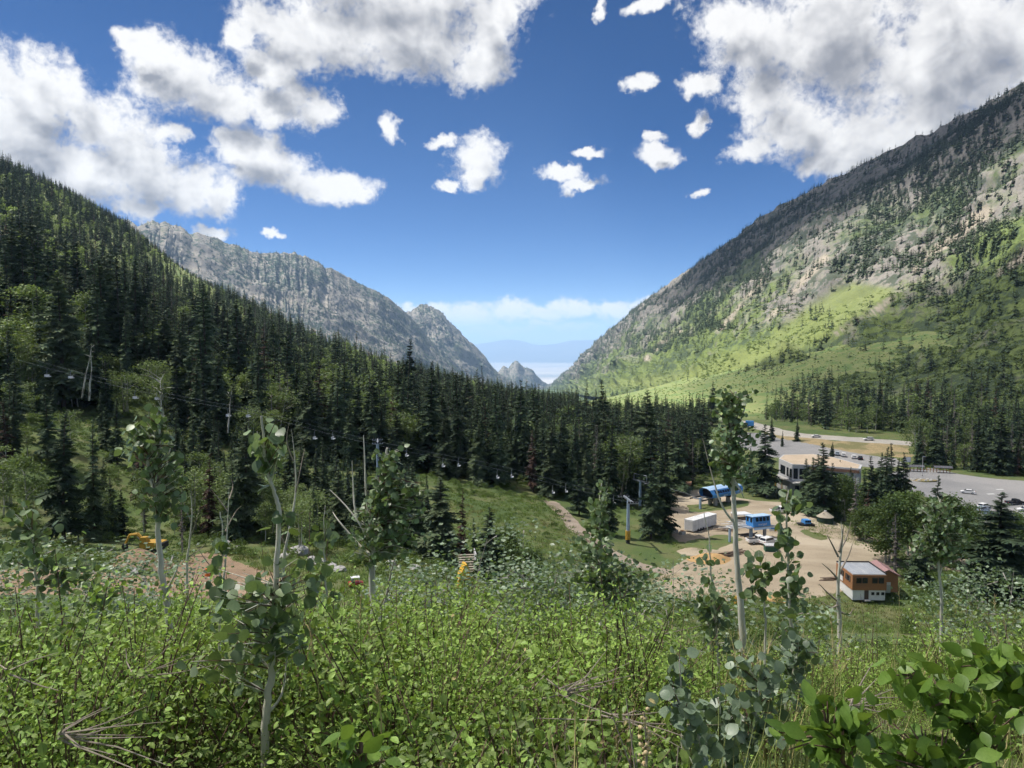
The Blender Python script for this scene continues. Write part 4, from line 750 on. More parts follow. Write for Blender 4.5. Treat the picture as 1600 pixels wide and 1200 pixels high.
q = on(556, 918, .1, 70); at_ = thing('utility_cart', 'small white and red utility cart behind the aspen trunks', 'cart', q, R(20)); at_.scale = (.65,)*3; part('body', MB().extrude([(-1.3, .35), (1.3, .35), (1.35, .8), (.3, .95), (-1.3, .95)], 'y', -.6, .6), M_red, at_, bevel=.05); part('roof', MB().box((-.1, 0, 1.85), (1.6, 1.2, .08)), M_white, at_); part('seat', MB().box((-.5, 0, 1.05), (.6, 1.1, .5)), M_dark, at_)
for x in (-.75, .65):
    for s in (-.55, .55): part('roof_post', MB().box((x, s, 1.35), (.06, .06, .95)), M_white, at_); part('wheel', MB().tube([(x, s*1.15-.1, .32), (x, s*1.15+.1, .32)], .32, 12), M_rub, at_)
# ------------------------------------------------------------------ vegetation prototypes
rng = np.random.default_rng(7)
def frond(k, wid=.44):
    V = []; F = []
    for i in range(k):
        t0, t1 = i/k, min(1, (i+1.25)/k); w = wid*(1-t0)**.6+.04; tt = (i+1.0)/k*.95+.14
        for s in (1, -1):
            n = len(V); V += [(t0, 0, 0), (t1, 0, -.02), (tt, s*w, -.05-.05*i/k)]; F.append((n, n+1, n+2) if s > 0 else (n, n+2, n+1))
    V = np.array(V); V[:, 2] -= .16*V[:, 0]**2
    return V, np.array(F)
def place(T, F, base, d, side, n, L):
    """copies of template T with frames (d, side, n), origin base and length L"""
    V = base[:, None]+L[:, None, None]*(T[None, :, 0:1]*d[:, None]+T[None, :, 1:2]*side[:, None]+T[None, :, 2:3]*n[:, None])
    return V.reshape(-1, 3), (F[None]+(np.arange(len(base))*len(T))[:, None, None]).reshape(-1, F.shape[1])
def conifer(seed, h=15., rad=2.0, levels=30, nb=8, k=5, double=True, bare=0.07, droop=.25, thin=0.0, power=.85, tr=.16):
    r = np.random.default_rng(seed)
    mb = MB(); lean = r.normal(0, .012*h, 2)
    tz = np.linspace(-.6, h*.97, 6); mb.tube(np.column_stack([lean[0]*(tz/h)**2, lean[1]*(tz/h)**2, tz]), np.interp(tz, [0, h], [tr, .02]), 5, False)
    t = np.repeat(np.linspace(bare, .985, levels)**.92, nb)+r.normal(0, .35/levels, levels*nb); t = np.clip(t, bare*.8, .995)
    t = t[r.random(len(t)) > thin]
    az = r.random(len(t))*2*np.pi
    prof = np.minimum(1, (t-bare*.6)/.08+.35)*(1-t)**power
    gap = .8+.35*np.sin(az*2+seed)*np.sin(t*23+seed)
    L = np.clip(rad*prof*(r.uniform(.65, 1.12, len(t)))*gap, .14, None)+.10
    pit = np.interp(t, [0, .6, 1], [-droop-.1, -droop*.5, .75])+r.normal(0, .1, len(t))
    d = np.column_stack([np.cos(az)*np.cos(pit), np.sin(az)*np.cos(pit), np.sin(pit)])
    base = np.column_stack([lean[0]*t**2, lean[1]*t**2, t*h])
    def frames(roll):
        s0 = np.column_stack([-np.sin(az), np.cos(az), np.zeros(len(t))]); n0 = np.cross(d, s0)
        c, s = np.cos(roll)[:, None], np.sin(roll)[:, None]; return s0*c+n0*s, n0*c-s0*s
    T, F = frond(k); out = MB()
    sd, n = frames(r.normal(0, .35, len(t))); out.add(*place(T, F, base, d, sd, n, L))
    if double:
        sd, n = frames(r.choice([-1, 1], len(t))*r.uniform(.8, 1.5, len(t))); out.add(*place(T, F, base+d*(L*.1)[:, None], d, sd*.7, n, L*.9))
    return mb.arrays(), out.arrays()
LEAFQ = (np.array([(0, 0, 0), (.5, .42, .06), (1, 0, 0), (.5, -.42, .06)]), np.array([(0, 1, 2), (0, 2, 3)]))
def rand_frames(r, n, updir=.4):
    d = r.normal(size=(n, 3)); d[:, 2] -= .3; d /= np.linalg.norm(d, axis=1)[:, None]
    nn = r.normal(size=(n, 3)); nn[:, 2] += updir*2; s = np.cross(nn, d); s /= np.linalg.norm(s, axis=1)[:, None]+1e-9
    return d, s, np.cross(d, s)
def broadleaf(seed, h=9., rad=2.0, nleaf=1500, leaf=.26, trunk=.11, base=.3, clumps=26, stems=1):
    r = np.random.default_rng(seed); mb = MB(); cen = []
    for q in range(stems):
        off = r.normal(0, .35*(stems > 1), 2); tz = np.linspace(-.5, h*.93, 7)
        wob = np.cumsum(r.normal(0, .05, (7, 2)), 0)*h/9; path = np.column_stack([off[0]*(1+tz/h)+wob[:, 0], off[1]*(1+tz/h)+wob[:, 1], tz])
        mb.tube(path, np.interp(tz, [0, h], [trunk, min(.02, trunk*.2)]), 6, False)
        for c in range(clumps//stems):
            t = r.uniform(base, .97); p = np.array([np.interp(t*h, tz, path[:, i]) for i in range(3)])
            az = r.random()*6.283; rr = rad*(math.sin(math.pi*min(1, (t-base+.08)/(1.06-base)))**.7)*r.uniform(.3, 1.0)
            e = p+np.array((math.cos(az)*rr, math.sin(az)*rr, rr*r.uniform(.1, .7))); cen.append(e)
            if c % 2 == 0: mb.tube([p-np.array((0, 0, rr*.25)), .5*(p+e)+np.array((0, 0, -.05*rr)), e], [trunk*.35, trunk*.22, .01], 4, False)
    cen = np.array(cen); i = r.integers(0, len(cen), nleaf); sig = rad*.21
    pos = cen[i]+r.normal(0, 1, (nleaf, 3))*np.array((sig, sig, sig*.75))
    d, s, n = rand_frames(r, nleaf); V, F = place(*LEAFQ, pos, d, s, n, leaf*r.uniform(.6, 1.25, nleaf))
    return mb.arrays(), (V, [F])
def bush(seed, rad=1., h=1.1, nleaf=320, leaf=.16):
    r = np.random.default_rng(seed); c = r.normal(0, .45, (9, 2))*rad; ch = h*np.clip(1-.5*np.hypot(c[:, 0], c[:, 1])/rad, .3, 1)*r.uniform(.6, 1, 9)
    i = r.integers(0, 9, nleaf); u = r.normal(size=(nleaf, 3)); u /= np.linalg.norm(u, axis=1)[:, None]; u[:, 2] = np.abs(u[:, 2])
    pos = np.column_stack([c[i], ch[i]*.45])+u*np.column_stack([np.full(nleaf, rad*.42), np.full(nleaf, rad*.42), ch[i]*.55])*r.uniform(.75, 1.05, (nleaf, 1))
    d, s, n = rand_frames(r, nleaf); V, F = place(*LEAFQ, pos, d, s, n, leaf*r.uniform(.6, 1.25, nleaf)); return V, [F]
M_bark_c = pm('conifer_bark', (.09, .07, .055), (.06, .048, .04), 3, .95)
M_bark_a = pm('aspen_bark_pale', (.50, .49, .42), (.38, .37, .31), 5, .85, c3=(.14, .13, .11), stretch=(1, 1, .5))
M_bark_d = pm('dead_wood_grey', (.30, .28, .25), (.2, .18, .16), 5, .95)
M_fir = pm('fir_needles', (.046, .074, .040), (.068, .098, .046), .6, .75, spec=.2, island=.4, objrnd=.5)
M_spruce = pm('spruce_needles_pale', (.066, .094, .05), (.09, .118, .055), .6, .75, spec=.2, island=.35, objrnd=.3)
M_rust = pm('dead_needles_rust', (.095, .060, .045), (.07, .048, .038), .6, .9, spec=.1, island=.35, objrnd=.3)
M_grey = pm('dead_twigs_grey', (.13, .115, .10), (.09, .08, .07), .6, .95, spec=.1, island=.3, objrnd=.3)
M_aspl = pm('aspen_leaves_mid', (.115, .16, .062), (.145, .19, .072), .5, .6, spec=.3, island=.3, objrnd=.3, transl=.25)
M_brush = pm('brush_leaves', (.085, .135, .036), (.115, .165, .044), .5, .65, spec=.25, island=.35, objrnd=.35, transl=.2)
M_brush2 = pm('brush_leaves_mountain', (.075, .105, .035), (.10, .13, .045), .5, .65, spec=.2, island=.3, objrnd=.3, transl=.2)  # leaf green of the brush clumps on the mountainside
def join(name, a, mats):
    """trunk+crown arrays as one two-material mesh (for the far masses)"""
    V = []; F = {}; off = 0; idx = {}
    for mi, (v, f) in enumerate(a):
        for ff in f: F.setdefault(ff.shape[1], []).append(ff+off); idx.setdefault(ff.shape[1], []).append(np.full(len(ff), mi))
        V.append(v); off += len(v)
    ks = list(F); return make_mesh(name, np.vstack(V), [np.concatenate(F[k]) for k in ks], mats, np.concatenate([np.concatenate(idx[k]) for k in ks]))
def mk(name, ar, mat, smooth=False): return make_mesh(name, ar[0], ar[1], [mat], None, smooth)
_ci = [0]
def scatter(name, label, protos, pos, rz, scl, idx, tilt=None):
    """one uncountable mass: prototypes instanced on a point mesh"""
    pos = np.asarray(pos, np.float32); n = len(pos); col = bpy.data.collections.new('prototypes_%s' % name); _ci[0] += 1
    for i, me in enumerate(protos):
        col.objects.link(bpy.data.objects.new('p%02d_%s_%02d' % (_ci[0], name, i), me))
    me = bpy.data.meshes.new(name); me.vertices.add(n); me.vertices.foreach_set('co', pos.ravel())
    rot = np.zeros((n, 3), np.float32); rot[:, 2] = rz
    if tilt is not None: rot[:, :2] = tilt
    s3 = np.asarray(scl, np.float32); s3 = np.repeat(s3[:, None], 3, 1) if s3.ndim == 1 else s3
    me.attributes.new('rot', 'FLOAT_VECTOR', 'POINT').data.foreach_set('vector', rot.ravel())
    me.attributes.new('scl', 'FLOAT_VECTOR', 'POINT').data.foreach_set('vector', np.ascontiguousarray(s3).ravel())
    me.attributes.new('pick', 'INT', 'POINT').data.foreach_set('value', np.asarray(idx, np.int32))
    o = link(name, me); tag(o, label, kind='stuff')
    ng = bpy.data.node_groups.new('scatter_'+name, 'GeometryNodeTree')
    ng.interface.new_socket('Geometry', in_out='INPUT', socket_type='NodeSocketGeometry'); ng.interface.new_socket('Geometry', in_out='OUTPUT', socket_type='NodeSocketGeometry')
    g = NB(ng); gi = g.n('NodeGroupInput'); go = g.n('NodeGroupOutput')
    ci = g.n('GeometryNodeCollectionInfo', {'Collection': col}); ci.inputs['Separate Children'].default_value = True; ci.inputs['Reset Children'].default_value = True
    def na(nm, ty): return g.n('GeometryNodeInputNamedAttribute', {'Name': nm}, data_type=ty).outputs[0]
    er = g.n('FunctionNodeEulerToRotation', {0: na('rot', 'FLOAT_VECTOR')})
    ip = g.n('GeometryNodeInstanceOnPoints', {'Points': gi.outputs[0], 'Instance': ci.outputs[0], 'Instance Index': na('pick', 'INT'), 'Rotation': er.outputs[0], 'Scale': na('scl', 'FLOAT_VECTOR')})
    ip.inputs['Pick Instance'].default_value = True
    ng.links.new(ip.outputs[0], go.inputs[0])
    md = o.modifiers.new('scatter', 'NODES'); md.node_group = ng
    return o
# detailed trees (kept as trunk + crown meshes), 15 m high conifers and 9 m high broadleaves
FIRS = [conifer(100+i, 15, (1.75, 2.0, 2.3, 1.55, 2.6)[i], (34, 32, 30, 36, 28)[i], 8, 5, True, (.05, .08, .12, .05, .1)[i]) for i in range(5)]
SPRS = [conifer(120+i, 15, (2.5, 2.9, 2.2)[i], (30, 28, 32)[i], 8, 5, True, (.06, .1, .06)[i], .15, power=.75) for i in range(3)]
DEADR = [conifer(140+i, 15, (1.6, 1.9)[i], 28, 7, 4, True, .1, .4, .25) for i in range(2)]
DEADG = [conifer(150+i, 15, (1.3, 1.6)[i], 24, 6, 4, False, .15, .35, .35, tr=.2) for i in range(2)]
ASPS = [broadleaf(160+i, 9, (1.9, 2.3, 1.6, 2.8)[i], (1700, 2000, 1400, 2400)[i], .24, .10, (.32, .25, .4, .2)[i], (28, 32, 24, 40)[i], (1, 2, 1, 3)[i]) for i in range(4)]
GROV = [broadleaf(180+i, 9, (2.7, 2.4)[i], 5200, .27, .12, (.12, .18)[i], (60, 50)[i], (2, 3)[i]) for i in range(2)]
KINDS = []   # (crown mesh, trunk mesh, name)
def reg(lst, cm, tm, nm):
    ids = []
    for k, (t, c) in enumerate(lst): ids.append(len(KINDS)); KINDS.append((mk(nm+'_crown', c, cm), mk(nm+'_trunk', t, tm, True), nm))
    return ids
K_FIR = reg(FIRS, M_fir, M_bark_c, 'fir_tree'); K_SPR = reg(SPRS, M_spruce, M_bark_c, 'spruce_tree')
K_RUST = reg(DEADR, M_rust, M_bark_c, 'dead_fir_tree'); K_GREY = reg(DEADG, M_grey, M_bark_d, 'dead_fir_tree'); K_ASP = reg(ASPS, M_aspl, M_bark_a, 'aspen_tree'); M_grov = pm('grove_leaves', (.06, .095, .03), (.08, .12, .038), .5, .6, spec=.25, island=.35, objrnd=.2, transl=.2); K_GRO = reg(GROV, M_grov, M_bark_a, 'broadleaf_tree')
def tree(kind, loc, h, rz, label, group=None, wide=1.0):
    cm, tm, nm = KINDS[kind]; base = 9. if kind in K_ASP+K_GRO else 15.; s = h/base
    t = thing(nm, label, 'tree', loc, rz, group); t.scale = (s*wide, s*wide, s)
    link('trunk', tm, t); link('crown', cm, t); return t
# mid and far prototypes, one mesh each
MIDC = [join('mid_fir', conifer(200+i, 15, (1.9, 2.3, 1.6)[i], 20, 6, 3, True, .06), [M_bark_c, M_fir]) for i in range(3)]+[join('mid_spruce', conifer(210, 15, 2.6, 18, 6, 3, True, .06, .15, power=.75), [M_bark_c, M_spruce])]
MIDC += [join('mid_rust', conifer(220, 15, 1.7, 16, 6, 3, True, .1, .4, .2), [M_bark_c, M_rust]), join('mid_grey', conifer(221, 15, 1.4, 16, 6, 3, False, .15, .35, .3, tr=.2), [M_bark_d, M_grey])]
MIDC += [join('mid_aspen', broadleaf(230+i, 9, 2.0, 500, .42, .1, .25, 22), [M_bark_a, M_aspl]) for i in range(2)]
FARC = [join('far_fir', conifer(240+i, 15, (3.0, 3.8)[i], 10, 6, 2, False, .04), [M_bark_c, M_fir]) for i in range(2)]
MIDB = [mk('mid_bush', bush(250+i, 1.3, 1.5, 300, .2), M_brush) for i in range(3)]
FARB = [mk('far_bush', bush(260+i, 1.5, 1.5, 90, .42), M_brush2) for i in range(2)]
# ------------------------------------------------------------------ forest positions
def linepy(px): return 578+.2236*(px-105)          # the chairlift cable as the photo shows it
CLEAR = [[(690,760),(745,765),(800,790),(860,785),(1060,880),(1400,860),(1600,900),(1600,1200),(0,1200),(0,845),(330,845),(420,850),(640,860),(700,850)],
 [(862,775),(990,800),(1040,850),(1100,1000),(850,900)],
 [(1035,768),(1110,762),(1200,770),(1360,745),(1380,735),(1410,728),(1500,735),(1700,760),(1700,900),(1000,900)],
 [(1120,650),(1160,650),(1290,672),(1430,688),(1430,735),(1200,735),(1110,690)],
 [(1430,690),(1700,706),(1700,718),(1430,701)],
 [(640,622),(700,640),(700,650),(640,640)],[(740,648),(800,662),(795,674),(745,664)]]
def forest_points(n, y0, y1, spacing, u0=-.72, u1=.75):
    y = np.sqrt(rng.uniform(y0**2, y1**2, n)); x = rng.uniform(u0, u1, n)*y
    # keep a minimum spacing on a grid
    key = np.floor(x/spacing).astype(int)*100003+np.floor(y/spacing).astype(int); _, i = np.unique(key, return_index=True)
    x, y = x[i], y[i]; z = ground(x, y); return np.column_stack([x, y, z])
def visible_zone(P):
    px, py, d = proj(P); bad = np.zeros(len(P), bool)
    for c in CLEAR: bad |= inpoly(px, py, c)
    return px, py, ~bad
P1 = forest_points(26000, 112, 380, 4.2)
P2 = forest_points(42000, 380, 1080, 5.4)
PF = np.vstack([P1, P2]); px, py, ok = visible_zone(PF)
Yd = PF[:, 1]
h = np.where(Yd < 200, rng.uniform(9, 15, len(PF)), rng.uniform(10, 22, len(PF)))*np.where(rng.random(len(PF)) < .2, 1.5, 1)
h *= np.where((px < 640) & (Yd > 200) & (Yd < 420), 1.2, 1)
up_left = smooth01(Yd, 350, 700)*(px < 520); h *= 1-.22*up_left
brushy = ((px < 270) & (py > 620) & (py < 850)) | ((px > 1100) & (py > 590) & (py < 652))
dens = np.where(brushy, .22, .9)*np.where((px > 1080) & (py < 660), .5, 1)
dens *= .55+.9*(fbm(PF[:, 0]/35, PF[:, 1]/35, 3, 21) > .42)
ok &= rng.random(len(PF)) < dens
SKYX = [0,200,300,450,500,560,640,700,760,850,950,1050,1100,1200,1600]; SKYY = [232,340,430,468,495,530,556,566,585,606,614,618,608,588,555]
hmax = (py-np.interp(px, SKYX, SKYY))*Yd/FPX
h = np.minimum(h, np.maximum(hmax*np.where(rng.random(len(h)) < .10, rng.uniform(1.0, 1.25, len(h)), rng.uniform(.5, 1.0, len(h))), 5.0))
topy = py-h*FPX/Yd
near_line = (Yd < 205) & (px > 60) & (px < 1060)
ok &= ~(near_line & (topy < linepy(px)+14))
ok &= ~((px > 1090) & (py > 745) & (Yd < 330))
ok &= (Yd < 560) | (px < 900)
ok &= ~((px > 1105) & (px < 1425) & ((py > 690) | (topy > 640) & (Yd < 400)) & (py > 655))
ok &= ~((px > 1105) & (px < 1430) & (Yd < 400) & (py < 690))
PF, px, py, h, Yd, topy = [a[ok] for a in (PF, px, py, h, Yd, topy)]
n = len(PF); u = rng.random(n); kind = np.zeros(n, int)          # 0 fir 1 spruce 2 rust 3 grey 4 aspen
kind[u > .70] = 1; kind[u > .80] = 4; kind[u > .93] = 2; kind[u > .965] = 3
low = (px < 620) & (py > 560); kind[low & (fbm(PF[:, 0]/28, PF[:, 1]/28, 3, 33) > .5) & (rng.random(n) < .6)] = 4
rightb = (px > 1100) & (py < 735); kind[rightb & (rng.random(n) < .28)] = 4; kind[rightb & (rng.random(n) < .16)] = 3
h = np.where(kind == 4, h*.62, h); h = np.where(kind == 3, h*.85, h)
size = h*FPX/Yd; infr = (px > -20) & (px < 1620) & (topy < 900)
# visible share: a tree is hidden when many nearer tops rise above its own top
ordr = np.argsort(Yd); horizon = np.full(1700, 2000.0); vis = np.zeros(n)
for i in ordr:
    if not infr[i]: continue
    a = int(np.clip(px[i]+40-size[i]*.06, 0, 1690)); c = int(np.clip(px[i]+40+size[i]*.06, a+1, 1699))
    hz_ = horizon[a:c]; vis[i] = max(0, float(np.median(hz_))-topy[i]) if np.median(hz_) < py[i] else size[i]
    tri = topy[i]+size[i]*np.abs(np.linspace(-1, 1, c-a))*.7; horizon[a:c] = np.minimum(hz_, tri)
score = np.where(infr, np.minimum(vis, size), 0)
pickc = [i for i in np.argsort(-score) if kind[i] != 4][:250]; picka = [i for i in np.argsort(-score) if kind[i] == 4][:70]
ind = np.zeros(n, bool); ind[pickc] = True; ind[picka] = True
ZX = [(120,'at the far left'),(230,'left of the thin aspen'),(330,'around the dead aspen'),(430,'behind the nearest aspen'),(540,'below the granite ridge'),(640,'behind the twin-trunk aspen'),(730,'left of the meadow'),(830,'above the meadow'),(900,'above the dirt track'),(1000,'behind the leaning tower'),(1100,'behind the wooden hut'),(1210,'by the road bend'),(1330,'above the lodge roof'),(1430,'beyond the white sign'),(1520,'behind the brown shed'),(3000,'behind the lot at right')]
def zone_words(a): return [t for lim, t in ZX if a < lim][0]
NAMES = {0: 'dark green fir', 1: 'pale bushy spruce', 2: 'rust brown dead fir', 3: 'bare grey dead fir', 4: 'light green aspen'}
ORD = ['first', 'second', 'third', 'fourth', 'fifth', 'sixth', 'seventh', 'eighth', 'ninth', 'tenth', 'eleventh', 'twelfth', 'thirteenth', 'fourteenth', 'fifteenth']
lab = {}
for i in np.where(ind)[0]:
    kk = kind[i]; wv_ = rng.uniform(1.15, 1.75)
    sz = ('slim ' if wv_ < 1.3 else 'broad ' if wv_ > 1.58 else '')+('tall ' if h[i] > (9 if kk == 4 else 16) else 'small ' if h[i] < (6.5 if kk == 4 else 11.5) else '')
    dp = 'front ' if Yd[i] < 200 else 'middle ' if Yd[i] < 320 else 'rear ' if Yd[i] < 480 else 'skyline '
    lab.setdefault(('%s%s%s %s' % (dp, sz, NAMES[kk], zone_words(px[i])), '%ss %s' % (NAMES[kk], zone_words(px[i]))), []).append((px[i], i, wv_))
for (lb, grp), mem in lab.items():
    for q, (_, i, wv_) in enumerate(sorted(mem)):
        lst = (K_FIR, K_SPR, K_RUST, K_GREY, K_ASP)[kind[i]]
        tree(lst[int(rng.integers(len(lst)))], PF[i], h[i], rng.random()*6.28, lb if len(mem) == 1 else '%s, %s from left' % (lb, ORD[min(q, 14)]), grp, wv_)
r_ = ~ind
pick = np.select([kind == 0, kind == 1, kind == 2, kind == 3], [rng.integers(0, 3, n), np.full(n, 3), np.full(n, 4), np.full(n, 5)], rng.integers(6, 8, n))
base = np.where(kind == 4, 9., 15.); wd = rng.uniform(1.05, 1.7, n)*h/base
scatter('forest', 'dense conifer forest filling the valley and left hillside', MIDC, PF[r_], rng.random(r_.sum())*6.28, np.column_stack([wd, wd, h/base])[r_], pick[r_])
# the trees one can pick out singly
EXPL = [  # kind, px, base py, top py, width, label
 (K_FIR[2],100,852,640,1.1,'tall dark fir nearest the earth bench, its foot in brush'),(K_FIR[0],148,846,655,.9,'slim dark fir close behind the tallest bench fir'),(K_FIR[3],22,712,602,1.1,'small dark fir alone on the left brush slope'),
 (K_SPR[1],100,640,430,1.25,'broad yellowish spruce with sparse crown high at left'),(K_FIR[1],165,600,405,1.3,'broad dark fir beside the yellowish spruce'),(K_FIR[4],320,615,445,1.15,'tall dark fir on the skyline below the far granite ridge'),
 (K_FIR[0],305,775,640,.9,'dark fir behind the thin aspen with leafy top'),(K_SPR[0],385,840,655,1.2,'large dark spruce behind the bare white sapling'),(K_SPR[1],688,882,742,1.55,'broad dark spruce standing at the left edge of the meadow'),
 (K_RUST[1],722,880,760,1.1,'thin brown half-dead fir beside the broad meadow spruce'),(K_FIR[3],742,892,806,.8,'slender small fir in front of the meadow'),(K_FIR[4],764,908,788,1.35,'grey-green fir in the bushes at the meadow corner'),
 (K_FIR[1],1037,836,688,1.25,'large dark fir at the corner of the dirt yard'),(K_FIR[2],1017,842,722,1.2,'dark fir leaning close to the yard corner fir'),(K_FIR[4],1060,772,668,1.2,'dark fir behind the wooden hut'),(K_FIR[0],952,836,735,1.2,'dark fir behind the leaning lift tower'),(K_FIR[2],905,806,720,1.2,'dark fir right of the dirt track top'),
 (K_FIR[4],1195,775,662,1.45,'large dark fir between the long blue terminal and the lodge'),(K_FIR[0],1268,805,714,1.5,'dark fir in front of the lodge corner'),(K_FIR[1],1288,812,690,1.5,'tallest dark fir in front of the lodge'),(K_FIR[3],1310,775,718,.8,'small dark fir before the lodge roof end'),
 (K_FIR[2],1262,798,716,1.5,'slim fir at the lodge corner, first in its row'),(K_FIR[4],1278,806,708,1.5,'dark fir between the lodge corner fir and the tallest one'),(K_FIR[1],1299,806,722,1.5,'dark fir right of the tallest lodge fir'),(K_FIR[2],1362,812,712,1.1,'dark fir behind the brown dead fir'),(K_FIR[1],1380,806,696,1.1,'tall dark fir left of the white sign board'),(K_FIR[0],1400,800,715,1.1,'slim dark fir in the row before the lot entrance'),(K_GREY[1],1418,790,735,1.4,'thin grey dead fir at the lot entrance'),(K_FIR[1],1348,800,735,1.2,'fir standing behind the two dead ones'),(K_FIR[2],1330,800,728,1.0,'fir rising behind the round broadleaf tree'),(K_FIR[0],1206,690,650,1.2,'dark fir by the road above the lower parking strip'),(K_FIR[2],1300,716,690,1.2,'small fir beside the cars behind the lodge'),
 (K_GREY[1],1336,838,738,1.5,'grey dead fir beside the yurt'),(K_RUST[0],1352,845,760,1.6,'brown dead fir with spiky top near the yurt'),(K_FIR[2],1372,800,706,1.1,'dark fir at the left end of the parking lot'),(K_FIR[0],1392,800,692,1.1,'dark fir next to the white sign board'),(K_FIR[4],1410,795,706,1.2,'broad dark fir in front of the lot entrance'),
 (K_GREY[0],1398,900,800,2.2,'broad grey dying fir behind the orange building'),(K_FIR[2],1458,880,742,1.2,'dark pointed fir rising from the broadleaf grove'),(K_FIR[4],1435,915,830,1.5,'dark fir in shade below the broadleaf grove'),(K_FIR[4],1556,940,766,2.3,'big dark fir standing before the parked cars'),(K_FIR[3],1512,935,850,1.2,'small fir near the yellow machine'),(K_FIR[0],1592,935,835,1.3,'dark fir at the right picture edge'),
 (K_GRO[1],1322,815,742,1.3,'round green broadleaf tree in front of the lodge end'),(K_GRO[1],1382,880,775,1.3,'dense dark green broadleaf tree left in the grove by the lot'),(K_GRO[1],1425,868,768,1.5,'rounded broadleaf tree in the middle of the grove'),(K_GRO[1],1490,885,775,1.25,'large broadleaf tree at the right end of the grove'),(K_GRO[0],1520,872,790,1.3,'light green broadleaf tree beside the row of parked cars'),(K_GRO[1],1592,905,800,1.3,'bright green broadleaf tree at the right picture edge'),(K_GRO[1],1345,845,790,1.6,'low green broadleaf behind the yurt'),
 (K_ASP[0],172,832,725,1.0,'pale green young aspen with white trunk beside the bench'),(K_ASP[2],225,838,740,1.0,'pale green young aspen behind the excavator'),(K_ASP[0],45,836,710,1.1,'light green aspen at the left bench edge'),(K_ASP[1],470,862,775,1.3,'small umbrella-shaped aspen over the large boulder'),(K_GREY[0],285,868,740,.9,'bare grey trunk beside the excavator'),(K_FIR[1],190,840,760,1.2,'short dark fir left of the excavator'),
 (K_GRO[1],820,905,855,2.0,'low dark green bushy tree at the bottom of the meadow'),(K_GRO[1],790,898,825,1.6,'dark green broadleaf bush beside the grey-green fir'),(K_FIR[2],1170,768,700,1.2,'dark fir behind the long blue terminal'),(K_FIR[0],1245,690,655,1.3,'small dark fir beside the curve of the road'),(K_FIR[3],1222,698,672,1.1,'little fir on the edge of the lower parking strip')]
for (kd, a, c_, tp, wd, lb) in EXPL:
    q = hit(a, c_, 75); tree(kd, q-np.array((0, 0, .3)), (c_-tp)*q[1]/FPX*1.02, a*.37, lb, None, wd*(1.35 if kd in K_FIR+K_SPR else 1.0))
# bare dead aspen with a crooked white crown, and two pale snags
def snag(label, base, top, Y, r0, seed, nb, spread):
    p0, p1 = W(*base, Y), W(*top, Y); r = np.random.default_rng(seed); t = thing('dead_aspen_snag', label, 'tree', p0); L = np.linalg.norm(p1-p0); ax = (p1-p0)
    tt = np.linspace(-.15, 1, 8); path = ax[None]*tt[:, None]+np.cumsum(r.normal(0, .012*L, (8, 3)), 0); part('trunk', MB().tube(path, np.interp(tt, [0, 1], [r0, r0*.06]), 7), M_bark_a, t, True)
    for k in range(nb):
        s = r.uniform(.45, 1); q = ax*s; a = r.random()*6.28; e = np.array((math.cos(a), math.sin(a)*.6, r.uniform(-.1, .9)))*L*spread*r.uniform(.5, 1); part('branch', MB().tube([q, q+e*.5+np.array((0, 0, .06*L*spread)), q+e], [r0*.35, r0*.22, r0*.06], 5), M_bark_a, t)
snag('bare white dead aspen with crooked branches above the thin sapling', (251, 690), (251, 590), 150, .22, 3, 12, .35); snag('pale leaning snag crossing its neighbour high in the left forest', (131, 612), (144, 536), 175, .2, 4, 2, .1); snag('pale upright snag crossed by a leaning one in the left forest', (141, 614), (145, 536), 175, .22, 5, 3, .1); snag('white dead trunk standing before the dark firs at left centre', (355, 665), (358, 600), 160, .18, 6, 3, .12)
print('FOREST', n, ind.sum())
# brush on the near slopes and forest floor
PBr = np.vstack([forest_points(9000, 40, 330, 2.2), forest_points(7000, 330, 1000, 4.5)]); px, py, d = proj(PBr)
bad = inpoly(px, py, [(1035,768),(1110,762),(1220,778),(1390,840),(1390,900),(1310,940),(1000,940),(1060,870)]) | inpoly(px, py, [(1360,735),(1500,735),(1700,755),(1700,812),(1530,815)]) | inpoly(px, py, [(-200,875),(300,890),(300,860),(420,880),(720,915),(720,955),(-200,955)]) | inpoly(px, py, CLEAR[3]) | inpoly(px, py, CLEAR[4]) | inpoly(px, py, [(850,780),(880,780),(1140,895),(1140,915),(1000,895)])
mead = inpoly(px, py, [(690,770),(860,785),(1060,880),(1000,930),(700,920)]); bad |= mead & (rng.random(len(px)) < .93)
bad |= (px > 1285) & (px < 1415) & (py > 925) & (py < 1010)
PBr = PBr[~bad]; m_ = len(PBr)
scatter('undergrowth', 'green brush under and between the trees', MIDB, PBr, rng.random(m_)*6.28, rng.uniform(.5, 1.25, m_), rng.integers(0, 3, m_))
def sward(seed, n, hgt, mat):
    r = np.random.default_rng(seed); V = []; F = []
    for k in range(n):
        a = r.random()*6.283; b0 = np.array((*r.normal(0, .45, 2), 0)); L = hgt*r.uniform(.4, 1.1); o = np.array((math.cos(a), math.sin(a), 0))*L*r.uniform(.2, .7); s_ = np.array((-math.sin(a), math.cos(a), 0))*.035
        i = len(V); V += [b0-s_, b0+s_, b0+o+np.array((0, 0, L))]; F.append((i, i+1, i+2))
    return make_mesh('sward', V, F, [mat])
M_sw1 = pm('meadow_grass_green', (.115, .175, .042), (.15, .21, .052), .5, .7, spec=.2, island=.35, objrnd=.3, transl=.2); M_sw2 = pm('meadow_grass_dry', (.22, .20, .09), (.17, .17, .07), .5, .8, spec=.2, island=.3, objrnd=.3, transl=.2)
PM = forest_points(60000, 60, 330, 1.15, -.66, .68); px, py, d = proj(PM)
